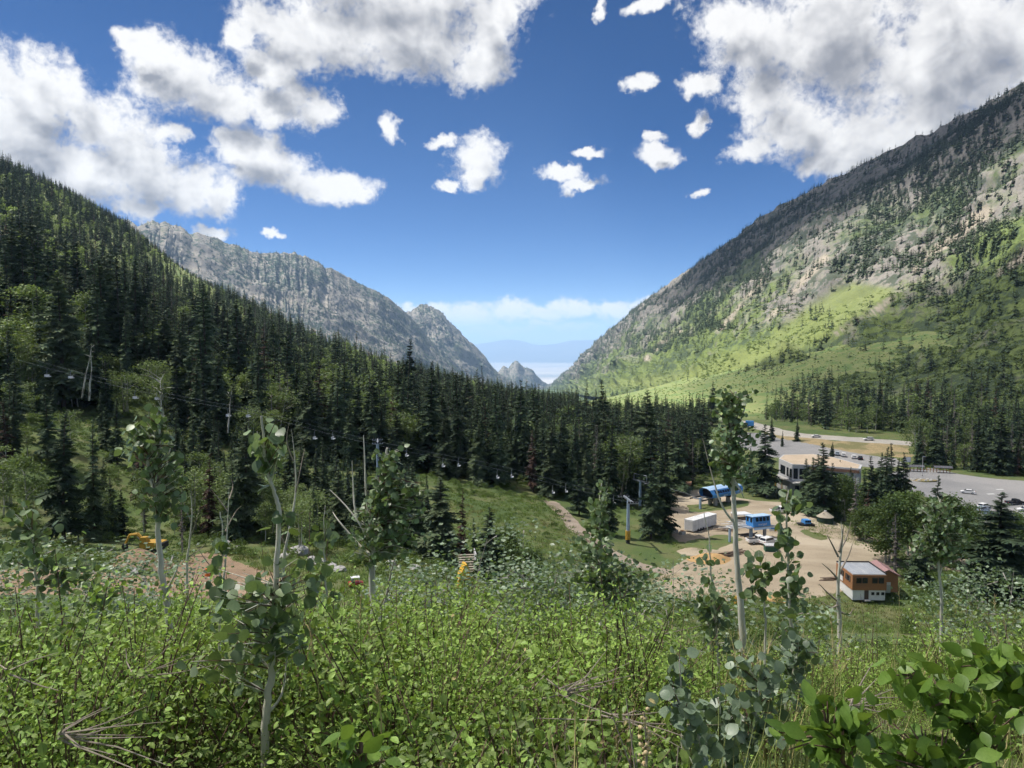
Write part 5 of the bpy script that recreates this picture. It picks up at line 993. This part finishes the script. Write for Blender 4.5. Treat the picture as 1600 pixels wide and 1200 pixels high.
keep = inpoly(px, py, [(330,860),(480,860),(690,790),(690,760),(860,778),(1060,850),(1080,860),(1060,900),(1010,930),(560,960),(420,900)]) | inpoly(px, py, [(1060,925),(1310,925),(1420,890),(1600,880),(1600,990),(1060,990)]) | inpoly(px, py, [(1230,815),(1300,812),(1390,850),(1380,862),(1290,842)]) | inpoly(px, py, [(1190,672),(1430,692),(1430,716),(1240,698)])
keep &= ~inpoly(px, py, [(850,778),(872,778),(1140,893),(1140,912),(1000,893),(930,862)])
PM = PM[keep]; drym = (fbm(PM[:, 0]/14, PM[:, 1]/14, 3, 82) > .56) | inpoly(px[keep], py[keep], [(1190,672),(1430,692),(1430,716),(1240,698)]); m_ = len(PM)
scatter('meadow_grass', 'tussocky green and straw grass on the open meadow', [sward(1, 40, .5, M_sw1), sward(2, 34, .55, M_sw2)], PM, rng.random(m_)*6.28, rng.uniform(.6, 1.3, m_), np.where(drym & (rng.random(m_) < .6), 1, 0))
# ------------------------------------------------------------------ trees and brush on the mountains
def surf_sample(P, n, dens):
    a = rng.random(n)*(P.shape[0]-1.001); c = rng.random(n)*(P.shape[1]-1.001); i, j = a.astype(int), c.astype(int); f, g_ = (a-i)[:, None], (c-j)[:, None]
    Q = (P[i, j]*(1-f)*(1-g_)+P[i+1, j]*f*(1-g_)+P[i, j+1]*(1-f)*g_+P[i+1, j+1]*f*g_)
    k = rng.random(n) < dens(a/(P.shape[0]-1), c/(P.shape[1]-1), Q); return Q[k], c[k]/(P.shape[1]-1)
def dR(a, s, Q):
    px, py, d = proj(Q); band = fbm(a*26+s*3, s*9, 4, 41)
    den = np.where(band > .50, .95, .16)*np.where(s > .3, 1, .22)+.12*(s < .12)
    den = np.where(inpoly(px, py, [(880,615),(1130,600),(1400,455),(1440,430),(1330,440),(1180,520),(1050,565)]), den*.12, den)
    den = np.where((px > 1300) & (s < .42), den*.3, den); den = np.where((px < 1130) & (s < .3), den*.4, den)
    den = np.where(s > .94, den*.35, den)
    return den*(px > 780)*(px < 1700)
Q, s_ = surf_sample(PR, 60000, dR); m_ = len(Q); hh = rng.uniform(8, 17, m_)/15
scatter('mountain_forest', 'scattered dark conifers on the granite mountainside', FARC, Q-np.array((0, 0, .5)), rng.random(m_)*6.28, np.column_stack([hh*1.25, hh*1.25, hh]), rng.integers(0, 2, m_))
Q, s_ = surf_sample(PR, 30000, lambda a, s, Q: np.where(s < .38, .95, .12)*(fbm(a*40, s*20, 3, 51) > .42)*(proj(Q)[0] < 1700)); m_ = len(Q)
scatter('mountain_brush', 'green brush clumps on the lower mountainside', FARB, Q-np.array((0, 0, .3)), rng.random(m_)*6.28, rng.uniform(.8, 2.2, m_), rng.integers(0, 2, m_))
def dA(a, s, Q): return np.where(fbm(a*46, s*12, 4, 61) > .5, .9, .25)*np.where(s > .9, .5, 1)*(1-.85*((s > .72) & (a < .3)))
Q, s_ = surf_sample(PA, 26000, dA); Q2, s2 = surf_sample(PB, 7000, dA); Q3, s3 = surf_sample(PC, 2500, dA); Q = np.vstack([Q, Q2, Q3]); m_ = len(Q); hh = rng.uniform(9, 18, m_)/15
scatter('far_mountain_forest', 'dark speckle of conifers on the far granite ridges', FARC, Q, rng.random(m_)*6.28, np.column_stack([hh*1.5, hh*1.5, hh]), rng.integers(0, 2, m_))
# ------------------------------------------------------------------ foreground
LEAF = (np.array([(0,0,0),(.28,.27,.05),(.28,0,-.01),(.28,-.27,.05),(.66,.27,.03),(.66,0,-.03),(.66,-.27,.03),(1.0,0,-.12)]), np.array([(0,2,1),(0,3,2),(1,2,5),(1,5,4),(2,3,6),(2,6,5),(4,5,7),(5,6,7)]))
ROUND = (np.array([(0,0,0),(.12,.33,.05),(.16,0,0),(.12,-.33,.05),(.5,.46,.04),(.5,0,-.03),(.5,-.46,.04),(.82,.28,-.02),(.82,0,-.07),(.82,-.28,-.02),(1.0,0,-.13)]), np.array([(0,2,1),(0,3,2),(1,2,5),(1,5,4),(2,3,6),(2,6,5),(4,5,8),(4,8,7),(5,6,9),(5,9,8),(7,8,10),(8,9,10)]))
def fine_leaf(prof, cup):
    """smooth leaf blade: half-width profile [(t, w)], both halves folded up a little along the midrib"""
    t = np.linspace(0, 1, 9); w = np.interp(t, *zip(*prof)); mid = np.column_stack([t, t*0, -.12*t**2]); V = np.vstack([mid, np.column_stack([t, w, -.12*t**2+cup*w]), np.column_stack([t, -w, -.12*t**2+cup*w])])
    F = [];
    for i in range(8): F += [(i, i+1, 10+i), (i, 10+i, 9+i), (i, 18+i, 19+i), (i, 19+i, i+1)]
    return V, np.array(F)
F_ROUND = fine_leaf([(0,.0),(.06,.22),(.15,.36),(.3,.46),(.45,.48),(.6,.44),(.75,.34),(.88,.19),(1,0)], .12); F_OVATE = fine_leaf([(0,0),(.08,.10),(.2,.22),(.35,.30),(.5,.31),(.65,.27),(.8,.18),(.92,.08),(1,0)], .18)
M_shrub = pm('thicket_leaf', (.21, .315, .06), (.275, .38, .085), 1.5, .5, spec=.3, island=.42, objrnd=.22, transl=.3)
M_shrub2 = pm('thicket_leaf_deep', (.15, .225, .052), (.19, .26, .065), 1.5, .5, spec=.35, island=.4, objrnd=.2, transl=.3)
M_twig = pm('shrub_twig', (.10, .06, .045), (.16, .11, .08), 8, .9)
M_aleaf = pm('aspen_leaf', (.125, .185, .09), (.17, .235, .115), 6, .42, spec=.45, objrnd=.5, transl=.25, back=(.20, .25, .17))
M_aleafm = pm('aspen_leaf_mass', (.125, .185, .09), (.17, .235, .115), 6, .42, spec=.45, island=.5, transl=.25, back=(.20, .25, .17))
M_pleaf = pm('aspen_leaf_blue_green', (.15, .21, .14), (.19, .25, .16), 6, .42, spec=.45, objrnd=.4, transl=.25)
M_bleaf = pm('broad_shrub_leaf', (.095, .18, .028), (.135, .225, .04), 9, .45, spec=.35, objrnd=.4, transl=.35)
M_abark = pm('young_aspen_bark', (.66, .63, .54), (.52, .50, .42), 9, .8, .004, c3=(.24, .22, .18), stretch=(1, 1, .35), bscale=40)
M_dry = pm('dry_twig', (.36, .31, .25), (.25, .21, .17), 10, .9); M_straw = pm('dry_grass', (.42, .34, .17), (.33, .28, .12), 4, .8, island=.3)
M_stalk = pm('green_grass_stalk', (.22, .26, .08), (.3, .3, .12), 4, .7, island=.3, transl=.2)
fr = np.random.default_rng(99)
def shrub(seed, rad=.5, hgt=.8, stems=16, per=46, leaf=.03, lm=None, tm=None):
    r = np.random.default_rng(seed); tw = MB(); pos = []; dirs = []
    for k in range(stems):
        a = r.random()*6.283; rr = rad*r.uniform(.1, 1)**.7; e = np.array((math.cos(a)*rr, math.sin(a)*rr, hgt*r.uniform(.55, 1.05)*(1-.35*(rr/rad)**2)))
        b0 = np.array((math.cos(a)*rr*.2, math.sin(a)*rr*.2, -.1)); mid = b0*.45+e*.55+np.array((0, 0, .1*hgt))+r.normal(0, .03, 3)
        path = np.array([b0, mid, e]); tw.tube(path, [.005, .0035, .0015], 3, False)
        for q in range(per):
            t = r.uniform(.25, 1)**.8; p = (b0*(1-t)**2+2*mid*t*(1-t)+e*t**2)+r.normal(0, .055, 3); pos.append(p)
            d = np.array((math.cos(a), math.sin(a), .1))*.6+r.normal(0, .8, 3); d[2] -= .15; dirs.append(d/np.linalg.norm(d))
    pos, dirs = np.array(pos), np.array(dirs); n = len(pos); nn = r.normal(0, .5, (n, 3)); nn[:, 2] += 1.0
    s = np.cross(nn, dirs); s /= np.linalg.norm(s, axis=1)[:, None]; V, F = place(*LEAF, pos, dirs, s, np.cross(dirs, s), leaf*r.uniform(.55, 1.35, n))
    return join('shrub', (tw.arrays(), (V, [F])), [tm or M_twig, lm or M_shrub])
SH = [shrub(300+i, (.5, .45, .55, .5)[i], (.75, .9, .65, .8)[i], 20, (50, 72, 42, 56)[i], (.029, .022, .034, .026)[i], (M_shrub, M_shrub, M_shrub2, M_shrub)[i]) for i in range(4)]
SH.append(shrub(310, .4, .8, 14, 5, .02, M_straw, M_dry))     # sparse dry shrub
SH.append(shrub(311, .35, 1.15, 9, 22, .026, M_shrub2)); SH.append(shrub(312, .6, .6, 12, 34, .036, M_shrub2))
def slope_points(n, y0, y1, sp, wide=.78):
    y = np.sqrt(fr.uniform(y0**2, y1**2, n)); x = fr.uniform(-wide, wide, n)*(y+.6)
    key = np.floor(x/sp).astype(int)*100003+np.floor(y/sp).astype(int); _, i = np.unique(key, return_index=True); return np.column_stack([x[i], y[i], ground(x[i], y[i])])
A = slope_points(9000, 1.6, 12, .28); B_ = slope_points(9000, 12, 45, .75)
S = np.vstack([A, B_]); spx, spy, _ = proj(S+np.array((0, 0, .5))); S = S[~((S[:, 1] < 3.0) & (spx > 1010) & (spx < 1270) & (fr.random(len(S)) < .8)) & ~((S[:, 1] < 2.75) & (np.abs(spx-418) < 60) & (fr.random(len(S)) < .95))]; m_ = len(S); hs = np.interp(S[:, 1], [1.2, 3, 7, 14, 40], [.55, .70, .74, .80, 1.1])*fr.uniform(.7, 1.15, m_)*np.clip(-.15+2.3*fbm(S[:, 0]/1.7, S[:, 1]/1.7, 3, 71), .4, 1.4)
q_ = proj(S)[0]; hs = np.where((S[:, 1] < 2.7) & (np.abs(q_-418) < 170), hs*.5, hs); v948 = ray(1350, 952)[1]; hs = np.where((q_ > 1270) & (q_ < 1425), np.minimum(hs, np.maximum(.12, (v948*S[:, 1]-S[:, 2])/1.05)), hs); pk = fr.choice(7, m_, p=[.27, .25, .13, .17, .06, .06, .06]); deep = fbm(S[:, 0]/1.5+7, S[:, 1]/1.5, 3, 73) > .62; pk[deep] = 2
scatter('shrub_thicket', 'dense bright green leafy thicket covering the foreground slope', SH, S, fr.random(m_)*6.28, hs, pk, fr.normal(0, .12, (m_, 2)))
# straw and grass blades among the shrubs
def tuft(seed, n, hgt, mat):
    r = np.random.default_rng(seed); V = []; F = []
    for k in range(n):
        a = r.random()*6.283; b0 = np.array((*r.normal(0, .05, 2), 0)); L = hgt*r.uniform(.5, 1.1); o = np.array((math.cos(a), math.sin(a), 0))*L*r.uniform(.1, .5); s = np.array((-math.sin(a), math.cos(a), 0))*.0025
        m = b0+o*.35+np.array((0, 0, L*.6)); e = b0+o+np.array((0, 0, L*.95)); i = len(V); V += [b0-s, b0+s, m+s*.8, m-s*.8, e]; F += [(i, i+1, i+2), (i, i+2, i+3), (i+3, i+2, i+4)]
    return make_mesh('tuft', V, F, [mat])
G = slope_points(1500, 1.2, 9, .3); G = G[fbm(G[:, 0]/.9, G[:, 1]/.9, 3, 91) > .57]; mg = len(G)
scatter('grass', 'dry straw and green grass blades among the shrubs', [tuft(1, 22, .5, M_straw), tuft(2, 24, .55, M_stalk), tuft(3, 10, .62, M_straw)], G, fr.random(mg)*6.28, fr.uniform(.6, 1.25, mg), fr.integers(0, 3, mg))
# ---- young aspens, every leaf a piece of its own
LM = {}
def leafmesh(kind, mat):
    if (kind, mat.name) not in LM:
        T, F = F_ROUND if kind == 'round' else F_OVATE; T = T.copy()
        pet = np.array([(-.55, .012, .1), (-.55, -.012, .1), (0, -.015, 0), (0, .015, 0)]); V = np.vstack([T, pet]); LM[(kind, mat.name)] = make_mesh('leaf', V, [F, np.array([[len(T), len(T)+1, len(T)+2, len(T)+3]])], [mat], None, True)
    return LM[(kind, mat.name)]
def add_leaf(parent, me, p, d, n, size):
    d = d/np.linalg.norm(d); s = np.cross(n, d); s /= np.linalg.norm(s)+1e-9; n = np.cross(d, s)
    M = Matrix(((d[0], s[0], n[0], p[0]), (d[1], s[1], n[1], p[1]), (d[2], s[2], n[2], p[2]), (0, 0, 0, 1)))
    o = bpy.data.objects.new('leaf', me); COL.objects.link(o); o.parent = parent; o.matrix_local = M @ Matrix.Scale(size, 4); return o
def aspen(label, trunk, Y, r0, r1, zones, nleaf, leaf, seed, mat=None, kind='round', bark=None, per=5, cat='tree', name='young_aspen', extra=(), maxleaf=300, down=.5, ybase=True):
    r = np.random.default_rng(seed); P = np.array([W(a, c, Y+(q[2] if len(q) > 2 else 0)) for q in trunk for a, c in [q[:2]]]); bk = bark or M_abark
    base = P[0].copy()
    if ybase: base[2] = ground(base[0], base[1])-.1
    if base[2] < P[0][2]-.02: P = np.vstack([base, P])
    else: base = P[0].copy()
    t = thing(name, label, cat, base); me = leafmesh(kind, mat or M_aleaf)
    Q = catmull(P-base, max(10, 4*len(P))) if len(P) > 2 else P-base
    Q[1:-1] += r.normal(0, .0012*Y**.5, (len(Q)-2, 3)); zz = np.linspace(0, 1, len(Q)); part('trunk', MB().tube(Q, r0+(r1-r0)*zz, 8), bk, t, True)
    for ex in extra:
        E = catmull(np.array([W(a, c, Y+dy) for a, c, dy in ex])-base, 10); part('branch', MB().tube(E, np.linspace(r0*.36, r0*.08, 10), 6), bk, t, True)
    tot = sum(z[4] for z in zones); left = maxleaf; restp = []
    for (cx, cy, rx, ry, wgt) in zones:
        n = int(nleaf*wgt/tot); nt_ = max(1, n//per); c0 = W(cx, cy, Y)-base; ex_, ez_ = rx/FPX*Y, ry/FPX*Y
        for k in range(nt_):
            u = r.normal(size=3); u /= np.linalg.norm(u); u *= r.uniform(.15, 1)**.45; e = c0+u*np.array((ex_, min(ex_, .5*Y), ez_))
            dd = np.linalg.norm(Q-(e-np.array((0, 0, .25*ez_+.04))), axis=1); a = Q[np.argmin(dd)]; m = .5*(a+e)+np.array((0, 0, .12*np.linalg.norm(e-a)))*r.uniform(-.3, 1)
            part('branch', MB().tube([a, m, e], [max(.002, r1*.7), max(.0016, r1*.45), .001], 5, False), M_twig if r.random() < .6 else bk, t)
            for j in range(per):
                s = r.uniform(.35, 1.05); p = a*(1-s)**2+2*m*s*(1-s)+e*s*s+r.normal(0, leaf*.45, 3)
                d = r.normal(0, .7, 3); d[2] -= down; nn = r.normal(0, .6, 3)+np.array((0, -.55, .5)); sz = leaf*r.uniform(.65, 1.2)
                if left > 0: add_leaf(t, me, p, d, nn, sz); left -= 1
                else: restp.append((p, d/np.linalg.norm(d), nn, sz))
    if restp:
        p, d, nn, sz = [np.array(x) for x in zip(*restp)]; s = np.cross(nn, d); s /= np.linalg.norm(s, axis=1)[:, None]; V, F = place(*(ROUND if kind == 'round' else LEAF), p, d, s, np.cross(d, s), sz)
        o = part('foliage', make_mesh('foliage', V, [F], [M_aleafm]), None, t); o['kind'] = 'stuff'
    return t
aspen('nearest young aspen with big round leaves and white base', [(414,1150),(420,1085),(424,1045),(430,960),(432,885),(436,800),(428,770),(415,720),(408,650)], 2.7, .0165, .004, [(425,925,90,45,34),(395,960,95,55,40),(355,1010,60,40,18),(445,1000,50,45,16),(470,895,55,30,16),(415,700,28,60,22),(445,790,30,50,5),(345,905,40,25,8)], 340, .046, 1, per=3, extra=[[(418,1115,0),(440,1085,.05),(448,1030,.08),(452,960,.1)]])
aspen('slender aspen with bare pale trunk and leafy top at left', [(265,980),(255,910),(248,850),(246,800),(240,760),(232,720),(248,680),(245,635)], 4.2, .021, .005, [(225,690,30,35,28),(245,655,20,25,12),(262,730,35,45,26),(240,770,35,35,18),(275,780,20,30,10),(210,670,14,20,6)], 360, .042, 2, per=3, extra=[[(243,790,0),(258,740,.1),(268,690,.12)],[(258,930,0),(272,900,-.05),(280,880,-.05)]])
aspen('leafy aspen with twin white trunks and bare grey limbs', [(585,968),(582,925),(582,880),(588,840),(592,780),(600,730),(605,700)], 6.3, .036, .008, [(610,720,28,28,10),(608,765,45,35,18),(595,810,55,40,24),(640,800,45,40,18),(575,855,35,25,9),(630,845,45,28,12),(655,770,30,25,7)], 1100, .05, 3, extra=[[(590,975,.1),(604,930,.1),(612,890,.12),(622,860,.1),(640,820,.05)],[(582,860,0),(566,825,0),(540,790,.05),(515,765,.1)],[(576,845,0),(556,800,0),(552,760,.05),(550,720,.05)],[(580,830,.05),(572,770,.05),(570,720,.08),(568,680,.1)],[(604,940,0),(625,928,-.2),(645,905,-.2)],[(582,870,0),(560,850,.1),(530,815,.15),(520,800,.2)]])
aspen('bushy dark aspen in front of the dirt track', [(958,1060),(950,1000),(944,960),(940,900),(938,840),(938,780),(940,755)], 5.8, .021, .004, [(938,790,24,38,16),(935,840,45,30,18),(930,890,60,40,30),(985,905,55,40,24),(900,900,35,30,9),(1000,930,40,35,10)], 800, .044, 4, extra=[[(950,1010,0),(968,980,-.1),(980,965,-.1)],[(946,985,0),(960,965,.1),(975,940,.1)],[(955,1040,0),(985,1035,-.1),(1000,1025,-.1)]])
aspen('tall aspen with long pale trunk in front of the lift terminals', [(1160,985),(1156,930),(1152,880),(1148,800),(1143,740),(1140,690),(1146,640),(1150,612)], 6.6, .034, .008, [(1150,628,34,26,24),(1142,665,28,25,16),(1135,710,28,28,20),(1165,690,22,30,12),(1155,735,35,22,14),(1130,640,16,20,6)], 900, .045, 5, extra=[[(1144,745,0),(1158,768,-.1),(1162,778,-.1)],[(1148,818,0),(1128,790,0),(1112,740,.05),(1098,685,.1)],[(1143,690,0),(1160,650,.1),(1166,625,.1)]])
aspen('young aspen with dark glossy leaves in front of the yard', [(1238,1005),(1235,960),(1232,900),(1230,850),(1228,800),(1232,765)], 4.3, .013, .003, [(1232,770,26,22,14),(1228,820,28,24,14),(1240,900,26,36,30),(1222,865,18,18,6),(1240,800,18,26,10),(1248,935,20,20,6)], 170, .05, 6)
aspen('small drooping aspen twig with dark leaves beside the pale trunk', [(1196,990),(1193,930),(1188,880),(1186,862)], 4.4, .008, .002, [(1185,880,24,18,14),(1178,910,26,16,14),(1200,895,15,20,7)], 80, .05, 7)
aspen('thin dark-leaved aspen left of the pale trunk', [(1122,1040),(1118,970),(1112,900),(1108,850),(1100,800)], 4.6, .010, .002, [(1110,890,18,24,9),(1108,930,28,30,18),(1122,965,30,34,24),(1130,1000,28,24,12)], 170, .048, 8)
for k, (lb, pts, zs, nl, y) in enumerate([('pale blue-green aspen sapling with coin-like leaves at lower centre', [(1102,1205),(1085,1140),(1062,1100),(1052,1075)], [(1060,1110,32,30,14),(1090,1150,34,30,16),(1040,1090,22,22,6),(1075,1180,45,22,10)], 75, 2.3),
  ('blue-green aspen sapling with upright leafy tip in the thicket', [(1068,1200),(1064,1100),(1062,1030)], [(1064,1060,24,38,18),(1060,1030,18,22,8)], 60, 2.9), ('dense blue-green aspen sapling right of centre', [(1165,1210),(1180,1120),(1188,1040)], [(1180,1060,50,45,26),(1160,1130,60,40,28),(1200,1110,40,45,18)], 190, 2.9),
  ('wide blue-green aspen sapling below the dark glossy aspen', [(1225,1120),(1240,1050),(1250,1000)], [(1250,1015,35,30,20),(1235,1050,40,30,20),(1215,1000,30,25,10)], 130, 3.4), ('blue-green aspen sapling hiding the thicket at lower right centre', [(1135,1205),(1128,1150),(1122,1090)], [(1125,1110,35,30,16),(1140,1160,40,30,16)], 90, 2.6)]):
    aspen(lb, pts, y, .008, .002, zs, nl, .044, 20+k, M_pleaf, down=.25)
aspen('slim leafy aspen in front of the broadleaf grove at right', [(1472,952),(1468,900),(1466,860),(1466,820),(1470,780)], 9.0, .021, .005, [(1468,800,35,30,14),(1470,840,45,34,20),(1440,850,28,28,8),(1495,845,24,30,8)], 1500, .048, 31, maxleaf=120, extra=[[(1467,880,0),(1452,845,0),(1440,815,.1)],[(1468,900,0),(1480,860,.1),(1482,830,.1)]])
aspen('leafy young aspen clump at the left picture edge', [(60,1000),(58,930),(55,880),(50,830)], 4.5, .014, .004, [(50,850,45,40,22),(110,880,40,35,14),(30,800,25,25,8),(140,905,30,25,8)], 230, .05, 32)
aspen('small leafy sapling between the bench road and the thicket', [(152,1010),(150,950),(150,905)], 4.2, .009, .002, [(148,925,34,28,14),(190,935,20,20,5)], 70, .05, 33)
aspen('tiny aspen shoot with two leaf clusters beside the nearest aspen', [(345,1085),(343,990),(345,900),(348,840),(344,800)], 3.1, .007, .002, [(346,850,14,34,8),(335,905,20,18,5),(338,960,16,14,4)], 34, .05, 34)
aspen('aspen sapling with few leaves right of the nearest aspen', [(512,960),(508,900),(506,850),(508,790)], 4.4, .008, .002, [(508,830,14,26,8),(500,890,40,20,8),(520,930,25,25,6)], 60, .055, 35)
# broad-leaved branches close to the lens at lower right
for k, (lb, pts, zs, nl, y) in enumerate([('broad-leaved shrub branch with large bright leaves at lower right', [(1330,1260),(1322,1200),(1300,1150),(1285,1110)], [(1300,1130,45,30,14),(1260,1160,50,30,14),(1340,1140,45,35,12)], 70, 1.15),
  ('arching broad-leaved branch across the lower right corner', [(1560,1260),(1520,1140),(1470,1085),(1420,1052)], [(1415,1050,30,18,8),(1470,1090,50,35,16),(1530,1110,50,40,16)], 75, 1.25), ('broad-leaved shrub reaching in from the right picture edge', [(1680,1240),(1640,1120),(1570,1060),(1530,1020)], [(1545,1040,45,30,14),(1590,1090,45,45,20),(1510,1060,30,25,6)], 80, 1.3),
  ('low broad-leaved shrub filling the lower right corner', [(1470,1290),(1460,1220),(1440,1160)], [(1440,1160,70,30,18),(1500,1190,60,30,14),(1380,1190,50,25,12)], 80, 1.2), ('single broad-leaved shoot at the bottom edge left of centre', [(565,1260),(568,1200),(560,1170)], [(560,1172,32,20,8),(590,1185,20,18,4)], 16, 1.1)]):
    aspen(lb, pts, y, .0045, .0015, zs, int(nl*1.7), .036, 50+k, M_bleaf, 'ovate', M_twig, 3, 'shrub', 'broadleaf_shrub', down=.05)
# dark-leaved aspen thickets on the crest of the slope
CR = [(560,930,860,9,1.2),(625,945,880,9,1.4),(665,940,875,9.5,1.4),(700,945,890,9.5,1.3),(740,950,905,9,1.1),(810,940,868,10,1.3),(850,945,860,9.5,1.3),(880,950,880,9,1.2),(1010,960,868,8.5,1.2),(1040,965,890,9,1.1),(1510,955,885,10,1.0),(1545,960,890,11,1.2),(1590,965,900,10,1.3),(95,950,880,8,1.1),(20,940,845,8,1.2),(180,950,905,7,.9)]
CRM = [broadleaf(400+i, 2.4, .75, 1500, .052, .009, .06, 30, (2, 3, 1, 2)[i]) for i in range(4)]; CRK = [(mk('sapling_crown', (c[0], c[1]), M_aleafm), mk('sapling_trunk', t, M_bark_d, True)) for t, c in CRM]
wl = ['left of the twin-trunk aspen', 'close right of the twin-trunk aspen', 'before the broad meadow spruce', 'left of the yellow hood', 'right of the yellow hood', 'below the grey-green fir', 'at the foot of the meadow', 'left of the bushy dark aspen', 'right of the bushy dark aspen', 'under the end of the dirt track', 'left of the big dark fir', 'before the big dark fir', 'at the far right edge of the crest', 'left of the slender bare-trunk aspen', 'at the far left edge of the crest', 'by the earth bench road']
for k, (a, c_, tp, y, wd) in enumerate(CR):
    x = ray(a, c_)[0]*y; zg = float(ground(x, y)); ht = W(a, tp, y)[2]-zg; t = thing('aspen_sapling', 'bushy dark-leaved aspen sapling on the slope crest, '+wl[k], 'tree', (x, y, zg), k*1.7, 'aspen saplings on the crest'); s = max(.5, ht/2.4); t.scale = (wd, wd, s)
    link('trunk', CRK[k % 4][1], t); link('crown', CRK[k % 4][0], t)
# dead saplings, dry branches, stalks
def deadsap(label, pts, Y, r0, brs, name='dead_sapling', cat='tree'):
    P = np.array([W(a, c, Y) for a, c in pts]); base = P[0].copy(); g0 = float(ground(base[0], base[1]))
    if g0 < base[2]: base = np.array((base[0], base[1], g0-.1)); P = np.vstack([base, P])
    t = thing(name, label, cat, base); Q = catmull(P-base, 16); part('trunk', MB().tube(Q, np.linspace(r0, r0*.06, 16), 7), M_dry if name != 'dead_sapling' else M_abark, t, True)
    for b_ in brs:
        E = catmull(np.array([W(a, c, Y+dy) for a, c, dy in b_])-base, 8); part('branch', MB().tube(E, np.linspace(r0*.45, r0*.08, 8), 5), M_dry, t, True)
deadsap('bare dead sapling forking in front of the left forest', [(345,960),(352,880),(356,810),(358,760)], 5, .012, [[(352,830,0),(368,800,.05),(378,790,.05)],[(356,800,0),(342,780,0),(330,765,0)],[(358,780,0),(364,760,.1),(360,745,.1)],[(345,900,0),(325,880,0),(305,850,0)]])
deadsap('tall bare grey sapling right of the nearest aspen', [(442,900),(452,830),(462,770),(460,710),(455,670)], 5, .013, [[(462,770,0),(468,740,0),(476,700,.1)],[(458,720,0),(448,690,0),(452,660,0)],[(450,860,0),(440,840,0),(430,835,0)]])
deadsap('grey dead tree with bare branches before the orange building', [(1312,985),(1309,930),(1312,880),(1316,845),(1314,815)], 8.5, .032, [[(1311,862,0),(1322,842,.1),(1330,815,.1)],[(1309,945,0),(1298,950,-.1),(1284,940,-.1)],[(1310,905,0),(1296,890,0),(1284,880,0)],[(1311,895,0),(1325,870,.1),(1332,850,.1)],[(1310,940,0),(1292,925,0),(1280,912,0)],[(1312,860,0),(1316,840,0),(1318,820,0)],[(1310,955,0),(1326,960,.1),(1334,950,.1)],[(1310,870,0),(1300,850,0),(1292,835,0)]])
deadsap('small bare twig tree behind the excavator aspen', [(292,900),(296,850),(300,800),(297,770)], 6, .013, [[(297,840,0),(306,815,0),(312,790,0)],[(298,815,0),(290,795,0),(286,780,0)],[(295,870,0),(310,860,0),(320,850,0)]])
def dryheap(label, px, py, Y, n, L, seed, ang):
    r = np.random.default_rng(seed); p = W(px, py, Y); t = thing('dry_branch', label, 'branch', p)
    for k in range(n):
        a = ang+r.normal(0, 1.1); el_ = r.uniform(-.25, .5); d = np.array((math.cos(a), math.sin(a)*.4, el_))*L*r.uniform(.5, 1.6); o_ = r.normal(0, .04*L, 3); part('twig', MB().tube([o_, o_+d*.5+r.normal(0, .03*L, 3), o_+d], [.0022*Y**.4, .0016*Y**.4, .0006], 5, False), M_dry, t)
dryheap('fan of pale dry twigs lying on the thicket at lower left', 95, 1152, 2.0, 11, .22, 1, 0.0); dryheap('bundle of dry grey twigs in the middle of the thicket', 885, 1085, 2.8, 12, .26, 2, .9); dryheap('crossed pale dry sticks left of the blue-green sapling', 960, 1120, 2.4, 8, .26, 3, -.5); dryheap('thin dry twigs near the left edge of the thicket', 205, 1055, 2.6, 6, .2, 4, .8); dryheap('dry arching stick at the left picture edge', 10, 1050, 2.3, 3, .2, 5, .3); dryheap('dry grey twigs under the crest bushes', 1015, 1000, 4.5, 8, .4, 6, 1.2); dryheap('small pile of dry twigs below the right thicket', 1330, 1100, 2.6, 8, .2, 7, 1.1)
for k, (lb, a, b1, tp, Y) in enumerate([('tall straw-coloured grass stalk right of the nearest aspen', 503, 1180, 975, 2.6),('tall green grass stalk left of centre', 553, 1150, 930, 2.7),('thin grass stalk near the bottom centre', 592, 1170, 1075, 2.2),('tall dry stalk at far right of the thicket', 1400, 1010, 905, 5.5),('leaning dry stalk at the right picture edge', 1560, 1030, 930, 5.0),('thin dry stalk among the right saplings', 1305, 1080, 960, 4.0)]):
    t = thing('grass_stalk', lb, 'grass stalk', W(a, b1, Y)); e = W(a+fr.normal(0, 8), tp, Y)-W(a, b1, Y); part('stem', MB().tube([(0, 0, -.2), e*.5+np.array((.01, 0, 0)), e], [.0022, .0018, .0012], 5, False), M_stalk if 'green' in lb else M_straw, t); hd = MB()
    for q in range(14): s = .75+.25*q/14; pq = e*s; hd.tube([pq, pq+np.array((fr.normal(0, .01), fr.normal(0, .01), .018))], [.0022, .0008], 4, False)
    hh_ = part('seed_head', hd, M_straw, t); hh_['kind'] = 'stuff'
t = thing('dried_flower_stalk', 'dried cream flower stalk with round seed heads at lower centre', 'plant', W(1008, 1230, 1.9)); e = W(1006, 1112, 1.9)-W(1008, 1230, 1.9); part('stem', MB().tube([(0, 0, -.1), e*.5+np.array((.006, 0, 0)), e], [.004, .003, .002], 6, False), M_dry, t)
M_seed = pm('dried_seed_head', (.62, .50, .30), (.5, .38, .2), 30, .9)
sdm = None
for q in range(26):
    s = .15+.85*q/26; 
    if sdm is None: sdm = MB().tube([(0, 0, -.5), (0, 0, -.25), (0, 0, .25), (0, 0, .5)], [.15, .5, .5, .1], 7).mesh('seed_head', [M_seed], True)
    o = link('seed_head', sdm, t, e*s+fr.normal(0, .007, 3)); o.scale = (.011*fr.uniform(.7, 1.3),)*3
